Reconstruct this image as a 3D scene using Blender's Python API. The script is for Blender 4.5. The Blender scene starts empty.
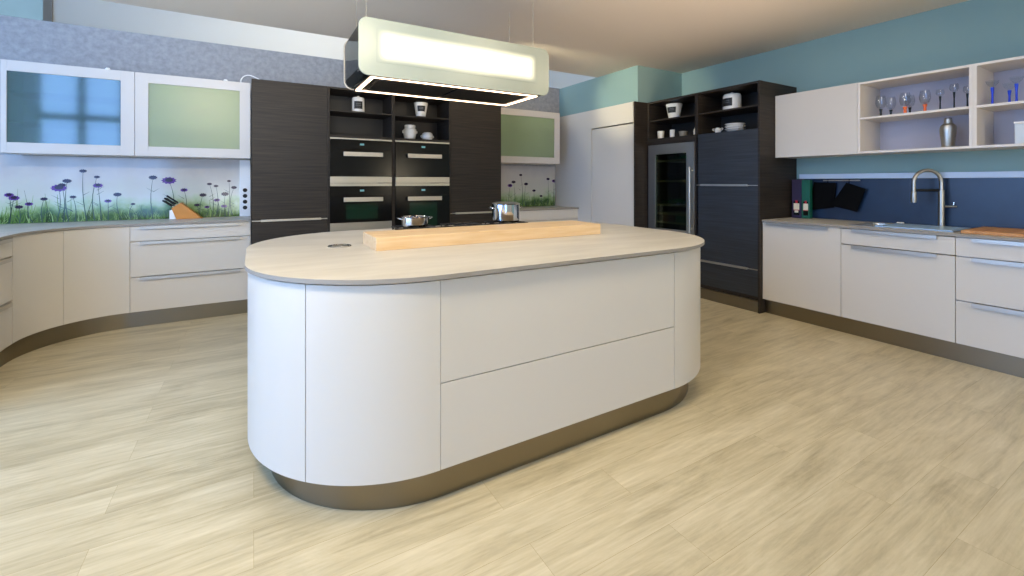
import bpy, bmesh, math, random
from mathutils import Vector, Matrix
random.seed(7)
C = bpy.context.scene.collection
PI = math.pi

# ------------------------------------------------------------------ materials
def lin(h):
    if isinstance(h, str):
        h = h.lstrip('#'); h = [int(h[i:i+2], 16)/255 for i in (0, 2, 4)]
    return tuple(((c/12.92) if c <= .04045 else ((c+.055)/1.055)**2.4) for c in h)

def mat(name, col, rough=.5, metal=0, spec=.5, coat=0, emit=None, es=0):
    m = bpy.data.materials.new(name); m.use_nodes = True
    b = m.node_tree.nodes['Principled BSDF']
    b.inputs['Base Color'].default_value = (*lin(col), 1)
    b.inputs['Roughness'].default_value = rough
    b.inputs['Metallic'].default_value = metal
    b.inputs['Specular IOR Level'].default_value = spec
    b.inputs['Coat Weight'].default_value = coat
    if emit:
        b.inputs['Emission Color'].default_value = (*lin(emit), 1)
        b.inputs['Emission Strength'].default_value = es
    return m

def nn(m, t, **kw):
    n = m.node_tree.nodes.new(t)
    for k, v in kw.items():
        if k in n.inputs: n.inputs[k].default_value = v
        else: setattr(n, k, v)
    return n

def noisy(m, c1, c2, scale=(1, 1, 1), nscale=5, detail=6, lo=.3, hi=.7, bump=0, rough_var=None):
    """two-tone noise in object space, stretched by scale"""
    L = m.node_tree.links.new
    b = m.node_tree.nodes['Principled BSDF']
    tc = nn(m, 'ShaderNodeTexCoord'); mp = nn(m, 'ShaderNodeMapping')
    mp.inputs['Scale'].default_value = scale
    no = nn(m, 'ShaderNodeTexNoise', Scale=nscale, Detail=detail, Roughness=.6)
    cr = nn(m, 'ShaderNodeValToRGB')
    cr.color_ramp.elements[0].position = lo; cr.color_ramp.elements[0].color = (*lin(c1), 1)
    cr.color_ramp.elements[1].position = hi; cr.color_ramp.elements[1].color = (*lin(c2), 1)
    L(tc.outputs['Object'], mp.inputs['Vector']); L(mp.outputs[0], no.inputs['Vector'])
    L(no.outputs['Fac'], cr.inputs[0]); L(cr.outputs[0], b.inputs['Base Color'])
    if bump:
        bp = nn(m, 'ShaderNodeBump', Strength=bump, Distance=.01)
        L(no.outputs['Fac'], bp.inputs['Height']); L(bp.outputs[0], b.inputs['Normal'])
    return m

M = {}
M['front'] = mat('white_lacquer', '#d2ccc3', .33, spec=.5)
M['carcass_white'] = mat('white_melamine', '#dcd5cd', .45)
M['steel'] = mat('brushed_steel', '#b9b6ae', .38, 1)
M['steel_dark'] = mat('brushed_plinth', '#8b8271', .28, 1)
M['alu'] = mat('anodised_aluminium', '#c2bdb5', .42, 1)
M['alu_frame'] = mat('pale_frame', '#cdc8c3', .38)
M['wood_dark'] = noisy(mat('dark_veneer', '#2c2724', .55, spec=.4), '#17130f', '#362d25', (1.6, 1.6, 55), 1.6, 7, .32, .7, .05)
M['wood_blue_reflect'] = noisy(mat('veneer_painted_reflection', '#1d222b', .52, spec=.7), '#11151c', '#29303b', (1.6, 1.6, 55), 1.6, 7, .32, .7, .05)  # dark veneer with the blue daylight reflection put into its colour
M['niche_dark'] = mat('dark_niche_board', '#1b1816', .5)
M['black_glass'] = mat('black_glass', '#060607', .2, spec=.25)
M['green_glass'] = mat('dark_green_glass', '#0c2a1c', .12)
M['black'] = mat('matt_black', '#0c0c0d', .6)
M['iron'] = mat('cast_iron', '#141416', .5)
M['laminate'] = noisy(mat('stone_laminate', '#c8c2b8', .4), '#b7b0a5', '#cdc7bc', (1.2, 6, 6), 1.4, 7, .3, .7)
M['laminate_edge'] = mat('laminate_edge', '#938d85', .5)
M['oak'] = noisy(mat('pale_oak_block', '#dcbf94', .5), '#cda97b', '#e2c7a0', (1.2, 14, 14), 2.2, 6, .3, .75)
M['board'] = noisy(mat('cutting_board_wood', '#c98f55', .5), '#b97c44', '#d79f66', (1, 18, 18), 2, 5)
M['block_wood'] = mat('orange_beech', '#cf8a3c', .45)
M['teal'] = noisy(mat('teal_paint', '#789d9f', .8, spec=.2), '#87a5a6', '#8ca8a6', (1, 1, 1), 2)
M['ceil'] = mat('ceiling_paint', '#e3dace', .9, spec=.1)
M['hall'] = mat('hall_white_paint', '#e4e2da', .9, spec=.1)
M['concrete'] = noisy(mat('concrete_panel', '#85868a', .75, spec=.3), '#8b8c8f', '#a6a7aa', (1, 1, 1), 20, 10, .3, .72, .1)
M['navy'] = noisy(mat('navy_back_panel', '#22375a', .3), '#172841', '#1e3350', (1, 1, 1), 3)
M['white_ceramic'] = mat('white_ceramic', '#efece6', .25)
M['cream_ceramic'] = mat('cream_ceramic', '#e6dfce', .3)
M['taupe'] = mat('taupe_ceramic', '#8f8573', .4)
M['slate'] = mat('slate_label', '#17181a', .5)
M['chalk'] = mat('chalk_mark', '#6f7377', .7)
M['chrome'] = mat('polished_steel', '#dcdcdc', .08, 1)
M['orange'] = mat('orange_stem', '#ea6a2a', .25)
M['blackstem'] = mat('black_stem', '#101312', .2)
M['blue'] = mat('cobalt_stem', '#1c3fd0', .2)
M['white_plastic'] = mat('white_plastic', '#f0f0f0', .4)
M['socket_white'] = mat('socket_housing', '#e6eaee', .2)
M['led'] = mat('led_strip', '#ffffff', .5, emit='#ffd9b0', es=5)
M['ledpanel'] = mat('led_panel', '#ffffff', .5)
M['display'] = mat('oven_display', '#000000', .3, emit='#8fd6e0', es=.45)
M['cloth_black'] = mat('black_cloth', '#0b0c0e', .95, spec=.1)
M['purple_card'] = mat('purple_carton', '#2f2440', .45)
M['green_card'] = mat('green_carton', '#0d5a48', .45)
M['cream_label'] = mat('cream_label', '#e5dac2', .6)
M['red_label'] = mat('red_band', '#b3202c', .5)
M['bottle_dark'] = mat('dark_bottle', '#151b17', .1)
M['bottle_green'] = mat('green_bottle', '#1f5a38', .1)
M['shelf_wood'] = mat('cooler_shelf_wood', '#8c7a4e', .5)
M['red_card'] = mat('rust_carton', '#6b3626', .6)
M['green_box'] = mat('leaf_carton', '#1a5a33', .6)
M['dark_steel'] = mat('black_steel', '#3a3532', .25, 1)
M['pale_blue'] = mat('pale_blue_cover', '#a8c6e4', .3)
M['ledge'] = mat('pale_ledge', '#c2d4ea', .35)
M['box_pale'] = mat('pale_box', '#ccd3d6', .35)

def glass_mat(name, tint, refl=.08, rough=.0, diffuse=0, dcol='#ffffff', ior=1.45):
    m = bpy.data.materials.new(name); m.use_nodes = True
    t = m.node_tree; t.nodes.clear(); L = t.links.new
    out = t.nodes.new('ShaderNodeOutputMaterial')
    tr = t.nodes.new('ShaderNodeBsdfTransparent'); tr.inputs[0].default_value = (*lin(tint), 1)
    gl = t.nodes.new('ShaderNodeBsdfGlossy'); gl.inputs['Roughness'].default_value = rough
    lw = t.nodes.new('ShaderNodeLayerWeight'); lw.inputs['Blend'].default_value = .5
    pw = t.nodes.new('ShaderNodeMath'); pw.operation = 'POWER'; pw.inputs[1].default_value = 4; L(lw.outputs['Facing'], pw.inputs[0])
    ad = t.nodes.new('ShaderNodeMath'); ad.operation = 'MULTIPLY_ADD'; ad.inputs[1].default_value = .45; ad.inputs[2].default_value = refl; ad.use_clamp = True
    L(pw.outputs[0], ad.inputs[0])
    base = tr
    if diffuse:
        df = t.nodes.new('ShaderNodeBsdfDiffuse'); df.inputs[0].default_value = (*lin(dcol), 1)
        tl = t.nodes.new('ShaderNodeBsdfTranslucent'); tl.inputs[0].default_value = (*lin(dcol), 1)
        dm = t.nodes.new('ShaderNodeMixShader'); dm.inputs[0].default_value = .5
        L(df.outputs[0], dm.inputs[1]); L(tl.outputs[0], dm.inputs[2])
        mx0 = t.nodes.new('ShaderNodeMixShader'); mx0.inputs[0].default_value = diffuse
        L(tr.outputs[0], mx0.inputs[1]); L(dm.outputs[0], mx0.inputs[2]); base = mx0
    mx = t.nodes.new('ShaderNodeMixShader')
    L(ad.outputs[0], mx.inputs[0]); L(base.outputs[0], mx.inputs[1]); L(gl.outputs[0], mx.inputs[2])
    L(mx.outputs[0], out.inputs[0])
    return m
M['cab_glass_reflect'] = glass_mat('tinted_reflection_glass', '#8fb4ba', .12, .06, .30, '#6f9aa4')  # blue window reflection partly put into the tint and diffuse colour
M['cab_glass'] = glass_mat('satin_door_glass', '#c8dcc0', .05, .3, .5, '#cfe0c4')
M['clear_glass'] = glass_mat('clear_glass', '#f8fafc', .05, .03)
M['smoked'] = glass_mat('smoked_glass', '#8f9696', .08, .02)
M['frosted'] = mat('frosted_front_glass', '#929a92', .25)
M['dark_glass'] = glass_mat('dark_cooler_glass', '#a3b0ac', .04, .04)
M['window_glass'] = glass_mat('window_pane', '#a8b4b8', .02, .0, .6, '#8f9490')
M['shelf_glass'] = glass_mat('glass_shelf', '#8fb39a', .03, .1, .6, '#5d8a70')

def led_panel_mat(m):
    """lit diffuser: full strength inside, falling off softly over the last centimetres"""
    L = m.node_tree.links.new; b = m.node_tree.nodes['Principled BSDF']
    tc = nn(m, 'ShaderNodeTexCoord'); sp = nn(m, 'ShaderNodeSeparateXYZ'); L(tc.outputs['Generated'], sp.inputs[0])
    def edge(o, w):
        a = nn(m, 'ShaderNodeMath', operation='SUBTRACT'); a.inputs[0].default_value = 1; L(sp.outputs[o], a.inputs[1])
        mi = nn(m, 'ShaderNodeMath', operation='MINIMUM'); L(sp.outputs[o], mi.inputs[0]); L(a.outputs[0], mi.inputs[1])
        r = nn(m, 'ShaderNodeMapRange', interpolation_type='SMOOTHSTEP'); r.inputs['From Max'].default_value = w; L(mi.outputs[0], r.inputs[0]); return r
    e1, e2 = edge('X', .06), edge('Z', .30)
    mu = nn(m, 'ShaderNodeMath', operation='MULTIPLY'); L(e1.outputs[0], mu.inputs[0]); L(e2.outputs[0], mu.inputs[1])
    st = nn(m, 'ShaderNodeMath', operation='MULTIPLY'); st.inputs[1].default_value = 1.35; L(mu.outputs[0], st.inputs[0])
    b.inputs['Base Color'].default_value = (*lin('#929a92'), 1); b.inputs['Roughness'].default_value = .25
    b.inputs['Emission Color'].default_value = (*lin('#fff0c8'), 1); L(st.outputs[0], b.inputs['Emission Strength'])
led_panel_mat(M['ledpanel'])

def floor_mat():
    m = mat('oak_plank_floor', '#cbb98e', .36, spec=.45)
    L = m.node_tree.links.new; b = m.node_tree.nodes['Principled BSDF']
    tc = nn(m, 'ShaderNodeTexCoord')
    br = nn(m, 'ShaderNodeTexBrick'); br.offset = .37
    br.inputs['Scale'].default_value = 1; br.inputs['Brick Width'].default_value = 1.35; br.inputs['Row Height'].default_value = .19
    br.inputs['Mortar Size'].default_value = .0006; br.inputs['Mortar Smooth'].default_value = .2; br.inputs['Bias'].default_value = 0
    br.inputs['Color1'].default_value = (0, 0, 0, 1); br.inputs['Color2'].default_value = (1, 1, 1, 1); br.inputs['Mortar'].default_value = (.5, .5, .5, 1)
    L(tc.outputs['Object'], br.inputs['Vector'])
    # per-plank shift of the grain
    mulv = nn(m, 'ShaderNodeVectorMath', operation='SCALE'); mulv.inputs['Scale'].default_value = 9.0; L(br.outputs['Color'], mulv.inputs[0])
    add = nn(m, 'ShaderNodeVectorMath', operation='ADD'); L(tc.outputs['Object'], add.inputs[0]); L(mulv.outputs[0], add.inputs[1])
    mp = nn(m, 'ShaderNodeMapping'); mp.inputs['Scale'].default_value = (.62, 6.5, 1); L(add.outputs[0], mp.inputs[0])
    n1 = nn(m, 'ShaderNodeTexNoise', Scale=1.6, Detail=10, Roughness=.68, Distortion=1.2); L(mp.outputs[0], n1.inputs['Vector'])
    mp2 = nn(m, 'ShaderNodeMapping'); mp2.inputs['Scale'].default_value = (2.2, 40, 1); L(add.outputs[0], mp2.inputs[0])
    n2 = nn(m, 'ShaderNodeTexNoise', Scale=2, Detail=5); L(mp2.outputs[0], n2.inputs['Vector'])
    mp3 = nn(m, 'ShaderNodeMapping'); mp3.inputs['Scale'].default_value = (.7, 3.0, 1); L(tc.outputs['Object'], mp3.inputs[0])
    n3 = nn(m, 'ShaderNodeTexNoise', Scale=2.6, Detail=9, Roughness=.7, Distortion=.8); L(mp3.outputs[0], n3.inputs['Vector'])
    def mix(a, bb, f):
        mm = nn(m, 'ShaderNodeMix', data_type='FLOAT'); mm.inputs[0].default_value = f
        L(a, mm.inputs[2]); L(bb, mm.inputs[3]); return mm.outputs[0]
    g = mix(n1.outputs['Fac'], n2.outputs['Fac'], .32)
    g = mix(g, n3.outputs['Fac'], .40)
    rgb = nn(m, 'ShaderNodeSeparateColor'); L(br.outputs['Color'], rgb.inputs[0])
    g = mix(g, rgb.outputs[0], .05)
    cr = nn(m, 'ShaderNodeValToRGB')
    e = cr.color_ramp.elements
    e[0].position = .36; e[0].color = (*lin('#a39577'), 1)
    e[1].position = .63; e[1].color = (*lin('#d9ccae'), 1)
    x = e.new(.5); x.color = (*lin('#c5b796'), 1)
    L(g, cr.inputs[0])
    dm = nn(m, 'ShaderNodeMix', data_type='RGBA', blend_type='MULTIPLY')
    dm.inputs[7].default_value = (*lin('#cfc3a6'), 1)
    L(br.outputs['Fac'], dm.inputs[0]); L(cr.outputs[0], dm.inputs[6]); L(dm.outputs[2], b.inputs['Base Color'])
    bp = nn(m, 'ShaderNodeBump', Strength=.06, Distance=.01); L(g, bp.inputs['Height']); L(bp.outputs[0], b.inputs['Normal'])
    return m
M['floor'] = floor_mat()

# ------------------------------------------------------------------ geometry helpers
def bm_new(): return bmesh.new()

def box(bm, x0, x1, y0, y1, z0, z1, bev=0.0, mi=0):
    r = bmesh.ops.create_cube(bm, size=1)
    vs = r['verts']
    for v in vs:
        v.co = Vector(((x0+x1)/2+v.co.x*(x1-x0), (y0+y1)/2+v.co.y*(y1-y0), (z0+z1)/2+v.co.z*(z1-z0)))
    fs = {f for v in vs for f in v.link_faces}
    for f in fs: f.material_index = mi
    if bev:
        es = list({e for v in vs for e in v.link_edges})
        bmesh.ops.bevel(bm, geom=es, offset=bev, segments=2, profile=.5, affect='EDGES', material=mi)
    return bm

def prism(bm, pts, z0, z1, mi=0, axis='z', bev=0):
    """extrude a polygon; pts are (a,b): axis z -> (x,y), axis y -> (x,z) with z0,z1 being y, axis x -> (y,z)"""
    def p(a, b, c): return (a, b, c) if axis == 'z' else ((a, c, b) if axis == 'y' else (c, a, b))
    lo = [bm.verts.new(p(a, b, z0)) for a, b in pts]; hi = [bm.verts.new(p(a, b, z1)) for a, b in pts]
    n = len(pts); fs = []
    fs.append(bm.faces.new(lo[::-1])); fs.append(bm.faces.new(hi))
    for i in range(n): fs.append(bm.faces.new((lo[i], lo[(i+1) % n], hi[(i+1) % n], hi[i])))
    for f in fs: f.material_index = mi
    if bev:
        es = list({e for f in fs[:2] for e in f.edges})
        bmesh.ops.bevel(bm, geom=es, offset=bev, segments=2, profile=.5, affect='EDGES', material=mi)
    return bm

def rrect(x0, x1, y0, y1, r, seg=8):
    pts = []
    for cx, cy, a0 in ((x1-r, y1-r, 0), (x0+r, y1-r, 90), (x0+r, y0+r, 180), (x1-r, y0+r, 270)):
        for i in range(seg+1):
            a = math.radians(a0+90*i/seg); pts.append((cx+r*math.cos(a), cy+r*math.sin(a)))
    return pts

def strip_panel(bm, pts, nrm, t, z0, z1):
    """a panel following a path: pts outer points, nrm outward normals, thickness t inward"""
    inner = [(p[0]-n[0]*t, p[1]-n[1]*t) for p, n in zip(pts, nrm)]
    return prism(bm, list(pts)+inner[::-1], z0, z1)

def lathe(bm, prof, c=(0, 0, 0), seg=24, mi=0, cap=True):
    rings = []; seg = max(seg, 20)
    for r, z in prof:
        if r < 1e-5: rings.append([bm.verts.new((c[0], c[1], c[2]+z))])
        else: rings.append([bm.verts.new((c[0]+r*math.cos(2*PI*i/seg), c[1]+r*math.sin(2*PI*i/seg), c[2]+z)) for i in range(seg)])
    for a, b in zip(rings, rings[1:]):
        for i in range(seg):
            j = (i+1) % seg
            if len(a) == 1 and len(b) == 1: continue
            if len(a) == 1: f = bm.faces.new((a[0], b[j], b[i]))
            elif len(b) == 1: f = bm.faces.new((a[i], a[j], b[0]))
            else: f = bm.faces.new((a[i], a[j], b[j], b[i]))
            f.material_index = mi
    if cap:
        for ring, fl in ((rings[0], True), (rings[-1], False)):
            if len(ring) > 1:
                f = bm.faces.new(ring[::-1] if fl else ring); f.material_index = mi
    return bm

def tube(bm, path, r, seg=10, mi=0, closed=False):
    P = [Vector(p) for p in path]; n = len(P); rings = []; seg = 20 if seg >= 8 else seg
    rr = r if isinstance(r, (list, tuple)) else [r]*n
    up = None
    for i in range(n):
        if closed: t = P[(i+1) % n]-P[i-1]
        else: t = P[min(i+1, n-1)]-P[max(i-1, 0)]
        t.normalize()
        if up is None:
            up = Vector((0, 0, 1)) if abs(t.z) < .9 else Vector((1, 0, 0))
        s = t.cross(up).normalized(); up = s.cross(t).normalized()
        rings.append([bm.verts.new(P[i]+rr[i]*(math.cos(2*PI*k/seg)*s+math.sin(2*PI*k/seg)*up)) for k in range(seg)])
    m = n if closed else n-1
    for i in range(m):
        a, b = rings[i], rings[(i+1) % n]
        for k in range(seg):
            f = bm.faces.new((a[k], a[(k+1) % seg], b[(k+1) % seg], b[k])); f.material_index = mi
    if not closed:
        f = bm.faces.new(rings[0][::-1]); f.material_index = mi
        f = bm.faces.new(rings[-1]); f.material_index = mi
    return bm

def root_of(o):
    while o.parent: o = o.parent
    return o

def obj(name, bm, m, parent=None, kind=None, smooth=True, label=None):
    """link a bmesh drawn in world coordinates as one object; under a thing it is moved to the thing's frame"""
    me = bpy.data.meshes.new(name)
    bmesh.ops.recalc_face_normals(bm, faces=bm.faces)
    if parent is not None:
        org = Vector(root_of(parent)['_o']); bmesh.ops.translate(bm, vec=-org, verts=bm.verts)
    loc = None
    if parent is None and kind != 'structure':
        xs = [v.co.x for v in bm.verts]; ys = [v.co.y for v in bm.verts]; zs = [v.co.z for v in bm.verts]
        loc = Vector(((min(xs)+max(xs))/2, (min(ys)+max(ys))/2, min(zs)))
        bmesh.ops.translate(bm, vec=-loc, verts=bm.verts)
    if smooth:
        for f in bm.faces: f.smooth = True
    bm.to_mesh(me); bm.free()
    if smooth: me.set_sharp_from_angle(angle=math.radians(21))
    for mm in (m if isinstance(m, (list, tuple)) else [m]): me.materials.append(M[mm] if isinstance(mm, str) else mm)
    o = bpy.data.objects.new(name, me); C.objects.link(o)
    if parent is not None: o.parent = parent
    if loc is not None: o.location = loc
    if kind: o['kind'] = kind
    if label: o['label'] = label
    return o

def thing(name, label, cat, org=(0, 0, 0), group=None):
    o = bpy.data.objects.new(name, None); C.objects.link(o)
    o.empty_display_size = .1; o.location = org; o['_o'] = tuple(org)
    o['label'] = label; o['category'] = cat
    if group: o['group'] = group
    return o

def tag(o, label, cat, group=None):
    o['label'] = label; o['category'] = cat
    if group: o['group'] = group
    return o

def struct(name, bm, m, parent=None): return obj(name, bm, m, parent, kind='structure', smooth=False)

def bx(*a, **k): return box(bm_new(), *a, **k)

# run frames: u along the run, v into the cabinet from the front plane
def back_map(Y0): return lambda u0, u1, v0, v1: (u0, u1, Y0+v0, Y0+v1)
def right_map(X0): return lambda u0, u1, v0, v1: (X0+v0, X0+v1, u0, u1)
def lbox(bm, f, u0, u1, v0, v1, z0, z1, bev=0, mi=0):
    return box(bm, *f(u0, u1, v0, v1), z0, z1, bev=bev, mi=mi)

# ------------------------------------------------------------------ camera
cam = bpy.data.cameras.new('camera'); co = bpy.data.objects.new('camera', cam); C.objects.link(co)
F = 442; HY = 182; TH = math.radians(30.3)
cam.sensor_width = 36; cam.lens = F*36/1024; cam.shift_y = -(288-HY)/1024; cam.clip_start = .05
co.location = (0, 0, 1.29); co.rotation_euler = (PI/2, 0, -TH)
bpy.context.scene.camera = co

# ------------------------------------------------------------------ the setting
YW = 5.60       # concrete wall, front face
XW = 4.95       # teal wall
ZC = 2.745
struct('floor', bx(-5.2, 5.6, -6.2, 9, -.05, 0), 'floor')
struct('ceiling', bx(-1.25, 4.95, -1.2, 4.72, ZC, ZC+.3), 'ceil')
struct('wall_right', bx(XW, XW+.12, -6.2, YW+.1, 0, 5.2), 'teal')
struct('wall_back', bx(-5.1, XW, YW, YW+.1, 0, 2.752), 'concrete')
struct('wall_bulkhead', bx(4.13, XW, 3.965, YW, 2.2885, ZC), 'teal')
# high hall around the kitchen: white far wall with a window, glazed left and rear sides
W1 = -2.40
bm = bm_new()
box(bm, W1, 5.5, 8.5, 8.6, 0, 5.2); box(bm, -5.1, W1, 8.5, 8.6, 0, 2.3); box(bm, -5.1, W1, 8.5, 8.6, 4.6, 5.2)
struct('wall_hall', bm, 'hall')
struct('wall_hall_right', bx(5.4, 5.5, YW+.1, 8.5, 0, 5.2), 'hall')
struct('ceiling_hall', bx(-5.2, 5.5, -6.3, 8.6, 5.2, 5.3), 'hall')
M['win_frame'] = mat('window_frame_brown', '#8d8578', .5)
struct('window_1', bx(-5.0, W1-.02, 8.55, 8.56, 2.32, 4.58), 'window_glass')
bm = bm_new()
for x in (-5.0, -3.7, W1-.09): box(bm, x, x+.09, 8.46, 8.6, 2.3, 4.6)
box(bm, -5, W1, 8.46, 8.6, 2.28, 2.36); box(bm, -5, W1, 8.46, 8.6, 4.54, 4.62)
struct('trim_1', bm, 'win_frame')
RX = -2.2
bm = bm_new()
box(bm, -5.1, RX, -6.3, -6.2, 0, .25); box(bm, -5.1, RX, -6.3, -6.2, 4.85, 5.2); box(bm, RX, 5.05, -6.3, -6.2, 0, 5.2)
struct('wall_rear', bm, 'hall')
bm = bm_new()
for x in (-5.1, -4.2, -3.3, RX-.12): box(bm, x, x+.14, -6.3, -6.12, .25, 4.85)
for z in (1.1, 3.0): box(bm, -5.1, RX, -6.28, -6.18, z, z+.16)
struct('trim_2', bm, 'win_frame')
bm = bm_new()
box(bm, -5.1, -5, -6.3, 8.6, 0, .25); box(bm, -5.1, -5, -6.3, 8.6, 4.85, 5.2); box(bm, -5.1, -5, 4.4, 8.6, .25, 4.85); box(bm, -5.1, -5, -6.3, -.8, .25, 4.85)
struct('wall_left', bm, 'hall')
bm = bm_new()
for y in (-.8, 1.0, 2.8, 4.26): box(bm, -5.1, -4.96, y, y+.14, .25, 4.85)
box(bm, -5.08, -4.98, -.8, 4.3, 3.0, 3.16)
struct('trim_3', bm, 'win_frame')

# ------------------------------------------------------------------ kitchen island
IX0, IX1, IY0, IY1, IR = -.024, 2.682, 1.662, 3.465, .665
isl = thing('kitchen_island', 'large white kitchen island with rounded ends on a dark steel plinth', 'kitchen island', (1.37, 2.56, 0))
def arc(cx, cy, r, a0, a1, n=18):
    p, q = [], []
    for i in range(n+1):
        a = math.radians(a0+(a1-a0)*i/n); q.append((math.cos(a), math.sin(a))); p.append((cx+r*math.cos(a), cy+r*math.sin(a)))
    return p, q
cxl, cxr, cyf, cyb = IX0+IR, IX1-IR, IY0+IR, IY1-IR
ZB, ZT = .143, .898
obj('carcass', prism(bm_new(), rrect(IX0+.03, IX1-.03, IY0+.03, IY1-.03, IR-.03, 24), ZB+.002, .905), 'laminate_edge', isl)
obj('plinth', prism(bm_new(), rrect(IX0+.085, IX1-.085, IY0+.05, IY1-.085, IR-.05, 24), 0, ZB+.002), 'steel_dark', isl)
g = .15
gA = math.degrees(.0018/IR)
def curved(cx, cy, a0, a1, extra0=None, extra1=None, z0=ZB, z1=ZT, name='curved_door'):
    p, q = arc(cx, cy, IR, a0, a1)
    if extra0: p.insert(0, extra0[0]); q.insert(0, extra0[1])
    if extra1: p.append(extra1[0]); q.append(extra1[1])
    obj(name, strip_panel(bm_new(), p, q, .022, z0, z1), 'front', isl)
curved(cxl, cyf, 180, 225-gA, extra0=((IX0, 2.56+.002), (-1, 0)))
curved(cxl, cyf, 225+gA, 270, extra1=(((.641-.0018), IY0), (0, -1)))
curved(cxr, cyf, 270, 315-gA, extra0=((2.014+.0018, IY0), (0, -1)))
curved(cxr, cyf, 315+gA, 360, extra1=((IX1, 2.56-.002), (1, 0)))
curved(cxr, cyb, 0, 90, extra0=((IX1, 2.56+.002), (1, 0)))
curved(cxl, cyb, 90, 180, extra1=((IX0, 2.56-.002), (-1, 0)))
for z0, z1 in ((ZB, .4855), (.4895, ZT)):
    obj('drawer_front', bx(.641+.0018, 2.014-.0018, IY0, IY0+.022, z0, z1, bev=.001), 'front', isl)
for x0, x1 in ((.692, 1.366), (1.37, 2.05)):
    obj('drawer_front', bx(x0, x1, IY1-.022, IY1, ZB, ZT, bev=.001), 'front', isl)

wt = prism(bm_new(), rrect(-.035, 2.696, 1.637, 3.49, .678, 32), .907, .925, bev=.0012)
for f in wt.faces: f.material_index = 0 if f.normal.z > .5 else 1
bmesh.ops.recalc_face_normals(wt, faces=wt.faces)
for f in wt.faces: f.material_index = 0 if f.normal.z > .5 else 1
tag(obj('worktop', wt, ['laminate', 'laminate_edge']), 'thin rounded stone-coloured worktop lying on the kitchen island', 'worktop')

b = bx(.556, 2.105, 2.368, 2.70, .925, .996, bev=.003)
tag(obj('oak_bar', b, 'oak'), 'thick pale oak bar shelf lying along the middle of the island worktop', 'bar shelf')

# pop-up socket
t = thing('pop_up_socket', 'round steel pop-up socket sunk in the island worktop beside the oak bar', 'socket', (.42, 2.655, .925))
obj('ring', lathe(bm_new(), [(.043, 0), (.043, .004), (.047, .006), (.061, .006), (.064, .003), (.062, 0)], (.42, 2.655, .9252), 32, cap=False), 'chrome', t)
obj('lid', lathe(bm_new(), [(0, .0), (.042, .0), (.042, .004), (.04, .005), (0, .005)], (.42, 2.655, .9252), 32, cap=False), 'steel', t)
obj('grip', bx(.415, .425, 2.618, 2.692, .9303, .9335, bev=.001), 'alu', t)

# gas hob
t = thing('gas_hob', 'black gas hob with iron grates on the island behind the oak bar', 'hob', (1.42, 3.13, .925))
obj('glass_plate', bx(.93, 2.0, 2.86, 3.40, .9252, .931, bev=.002), 'black_glass', t)
HP = ((1.035, 3.2), (1.42, 3.2), (1.81, 3.2))
for hx, hy in HP:
    obj('burner', lathe(bm_new(), [(.0, .0), (.055, 0), (.055, .012), (.045, .018), (.03, .022), (0, .022)], (hx, hy, .931), 24, cap=False), 'iron', t)
    bm = bm_new()
    for a in range(4):
        ca, sa = math.cos(a*PI/2+PI/4), math.sin(a*PI/2+PI/4)
        P = [(hx+ca*.19, hy+sa*.16, .933), (hx+ca*.185, hy+sa*.155, .955), (hx+ca*.165, hy+sa*.14, .960), (hx+ca*.03, hy+sa*.03, .960)]
        tube(bm, P, .0055, 6)
    tube(bm, [(hx-.14, hy-.12, .955), (hx+.14, hy-.12, .955), (hx+.14, hy+.12, .955), (hx-.14, hy+.12, .955)], .005, 6, closed=True)
    obj('grate', bm, 'iron', t)
for k, x in enumerate((1.24, 1.36, 1.48, 1.60)):
    obj('knob', lathe(bm_new(), [(.0, 0), (.02, 0), (.019, .022), (.015, .026), (0, .026)], (x, 2.92, .931), 16, cap=False), 'steel', t)

def pot(name, label, x, y, z, r, h, lid=False):
    t = thing(name, label, 'pot', (x, y, z))
    obj('body', lathe(bm_new(), [(0, 0), (r*.94, 0), (r, .01), (r, h-.006), (r+.006, h), (r+.003, h+.002), (r-.004, h-.004), (r-.005, .012), (0, .008)], (x, y, z), 36, cap=False), 'chrome', t)
    for s in (-1, 1):
        P = []
        for i in range(9):
            a = PI*i/8; P.append((x+s*(r+.034*math.sin(a)), y+.04*math.cos(a)*1.0, z+h*.72+.012*math.sin(a)))
        obj('handle', tube(bm_new(), P, .005, 8), 'chrome', t)
    return t
pot('low_casserole', 'low open polished steel pan on the hob near the oven doors', 1.035, 3.2, .966, .095, .067)
tp = pot('stock_pot', 'taller polished steel pot on the hob beside the dark larder door', 1.81, 3.2, .966, .115, .145)
obj('lid', lathe(bm_new(), [(.112, 0), (.114, .003), (.09, .010), (.04, .013), (0, .013)], (1.81, 3.2, 1.112), 36), 'steel', tp)

# ------------------------------------------------------------------ cooker hood
HX0, HX1, HYF, HYB, HZ0, HZ1 = .572, 2.036, 2.90, 3.43, 1.975, 2.345
t = thing('cooker_hood', 'hanging glass cooker hood with a lit front panel above the island', 'cooker hood', (1.30, 3.165, HZ0))
obj('front_panel', prism(bm_new(), rrect(HX0, HX1, HZ0, HZ1, .06, 10), HYF, HYF+.012, axis='y', bev=.002), 'frosted', t)
obj('light_panel', bx(.685, 1.918, HYF-.003, HYF-.0005, 2.064, 2.288), 'ledpanel', t)
out = rrect(HX0+.006, HX1-.006, HZ0+.004, HZ1-.006, .056, 10); inn = rrect(HX0+.012, HX1-.012, HZ0+.010, HZ1-.012, .05, 10)
bm = bm_new(); n = len(out)
rings = [[bm.verts.new((a, y, b)) for a, b in pp] for pp, y in ((out, HYF+.013), (out, HYB), (inn, HYB), (inn, HYF+.013))]
for k in range(4):
    A, B = rings[k], rings[(k+1) % 4]
    for i in range(n): bm.faces.new((A[i], A[(i+1) % n], B[(i+1) % n], B[i]))
obj('glass_sleeve', bm, 'smoked', t)
bm = bm_new()   # edge of the rear glass
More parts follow.
